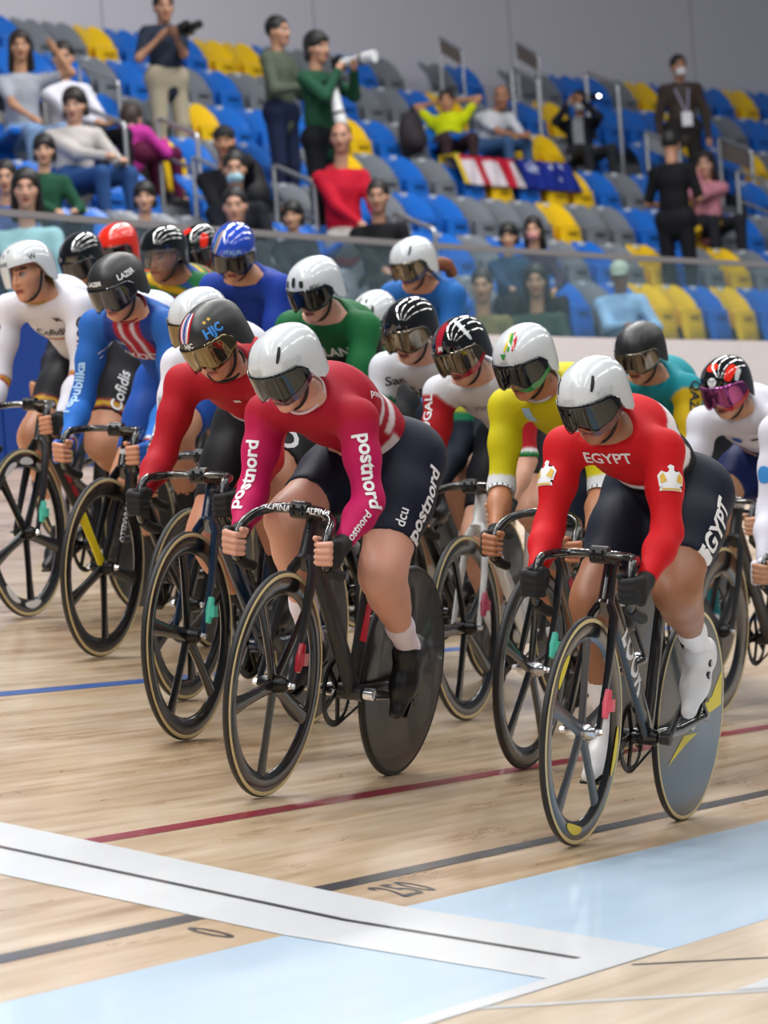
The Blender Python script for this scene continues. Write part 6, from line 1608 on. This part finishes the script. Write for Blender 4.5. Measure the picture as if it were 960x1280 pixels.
mb = MB(); mb.ball(tuple(H_+[.343, .055, .018]), (.004, .018, .012), 10, 6); mb.obj('flash', mat('flash_light', '#ffffff', .5, emit=('#ffffff', 12)), root)
root = empty('badge'); root.matrix_world = a21['mw']; tag(root, 'white badge on a lanyard worn by the man in brown', 'badge'); q_ = a21['N']
mb = MB(); mb.box((-.003, -.055, -.075), (.003, .055, .075), None, tuple(q_+[.155, .03, -.38])); mb.obj('card', mat('badge_card', '#e6e6ee', .5), root)
mb = MB()
for g in (1, -1): mb.tube([tuple(q_+[-.02, g*.07, .03]), tuple(q_+[.11, g*.07, -.06]), tuple(q_+[.15, .03+g*.012, -.30])], .007, 6)
mb.obj('lanyard', mat('lanyard_lilac', '#b9b4d6', .6), root)
# backpack on the seats beside the man in the knitted cap
def sdf_thing(name, label, cat, k, px, dw, h, prims_fn, h_, m):
    s_ = solve_s(k, px, dw, h); mw = row_matrix(k, s_, dw, h); V, F = sdf_surface(prims_fn(), h_); o_ = link(name, np_mesh(name, V, F), m); o_.matrix_world = mw; tag(o_, label, cat); return o_
bp = sdf_thing('backpack', 'black backpack standing on a seat beside the man in the knitted cap', 'bag', 0, 316, .0, .47, lambda: [Ell((0, 0, .20), (.12, .16, .24), k=.05), Ell((.08, 0, .12), (.09, .12, .13), k=.04), Cap((-.0, .0, .42), (.0, 0, .47), .03, .02, k=.03)], .016, mat('backpack_black', '#101116', .7))
mb = MB()
for g in (1, -1): mb.tube(bez([(-.08, g*.08, .40), (-.16, g*.09, .28), (-.12, g*.10, .06)], 5), .018, 8)
mb.obj('strap', mat('backpack_strap', '#17181d', .8), bp, smooth=True)
bp = sdf_thing('backpack', 'dark backpack leaning on a seat beside the man in the yellow shirt', 'bag', 2, 516, -.1, .42, lambda: [Ell((0, 0, .18), (.12, .15, .22), k=.05), Ell((.08, 0, .1), (.08, .11, .11), k=.04)], .018, mat('backpack_brown', '#2a2228', .75))
mb = MB(); mb.tube(bez([(-.0, 0, .38), (.03, 0, .44), (.06, 0, .38)], 5), .012, 8); mb.obj('handle', mat('backpack_strap', '#17181d', .8), bp, smooth=True)
# flags draped over seat backs
def flag(label, k, px0, px1, color_fn, dz=0.0):
    s0, s1 = solve_s(k, px0, -.1, .6), solve_s(k, px1, -.1, .6); nu, nv = 44, 26; V = []; C = []; F = []
    for i in range(nu+1):
        for j in range(nv+1):
            u_, v_ = i/nu, j/nv; s_ = s0+(s1-s0)*u_
            # v: from behind the backs, over the top, down the front
            q_ = v_*.62; wv = .012*math.sin(u_*37+v_*5)+.018*math.sin(u_*22-v_*3)
            if q_ < .12: dw_, h_ = .30+wv*.3, .70+q_*1.1
            elif q_ < .30: dw_, h_ = .30-(q_-.12)*.9, .835+wv*.4-.03*abs(math.sin(u_*21))
            else: dw_, h_ = .138-(q_-.30)*.35+wv, .83-(q_-.30)*.95
            P_, th_ = row_pt(k, s_, dw_-.02, h_+dz); V.append(P_); C.append(s2l(color_fn(u_, v_)))
    for i in range(nu):
        for j in range(nv): a = i*(nv+1)+j; F.append((a, a+nv+1, a+nv+2, a+1))
    o_ = link('flag', np_mesh('flag', V, F, np.array(C)), M_TOP); md = o_.modifiers.new('thickness', 'SOLIDIFY'); md.thickness = .004
    tag(o_, label, 'flag'); return o_
def c_aus(u_, v_):
    for (a, b_, r) in ((.25, .62, .10), (.62, .35, .05), (.78, .55, .05), (.68, .8, .05), (.55, .6, .035)):
        an = math.atan2(v_-b_, (u_-a)*1.2); rr = math.hypot((u_-a)*1.2, v_-b_)
        if rr < r*(.65+.35*math.cos(7*an)): return '#cfd6ea'
    return '#1a2c86'
def c_can(u_, v_):
    if u_ < .10: return '#e2c23a'
    if .30 < u_ < .46 or .70 < u_ < .86 or abs(v_-.5) < .06: return '#b51c34'
    return '#d8cfd6'
flag('dark blue flag with white stars draped over seats', 1, 668, 738, c_aus, -.03)
flag('red and white flag draped over seats below the man in white', 1, 590, 668, c_can, -.03)
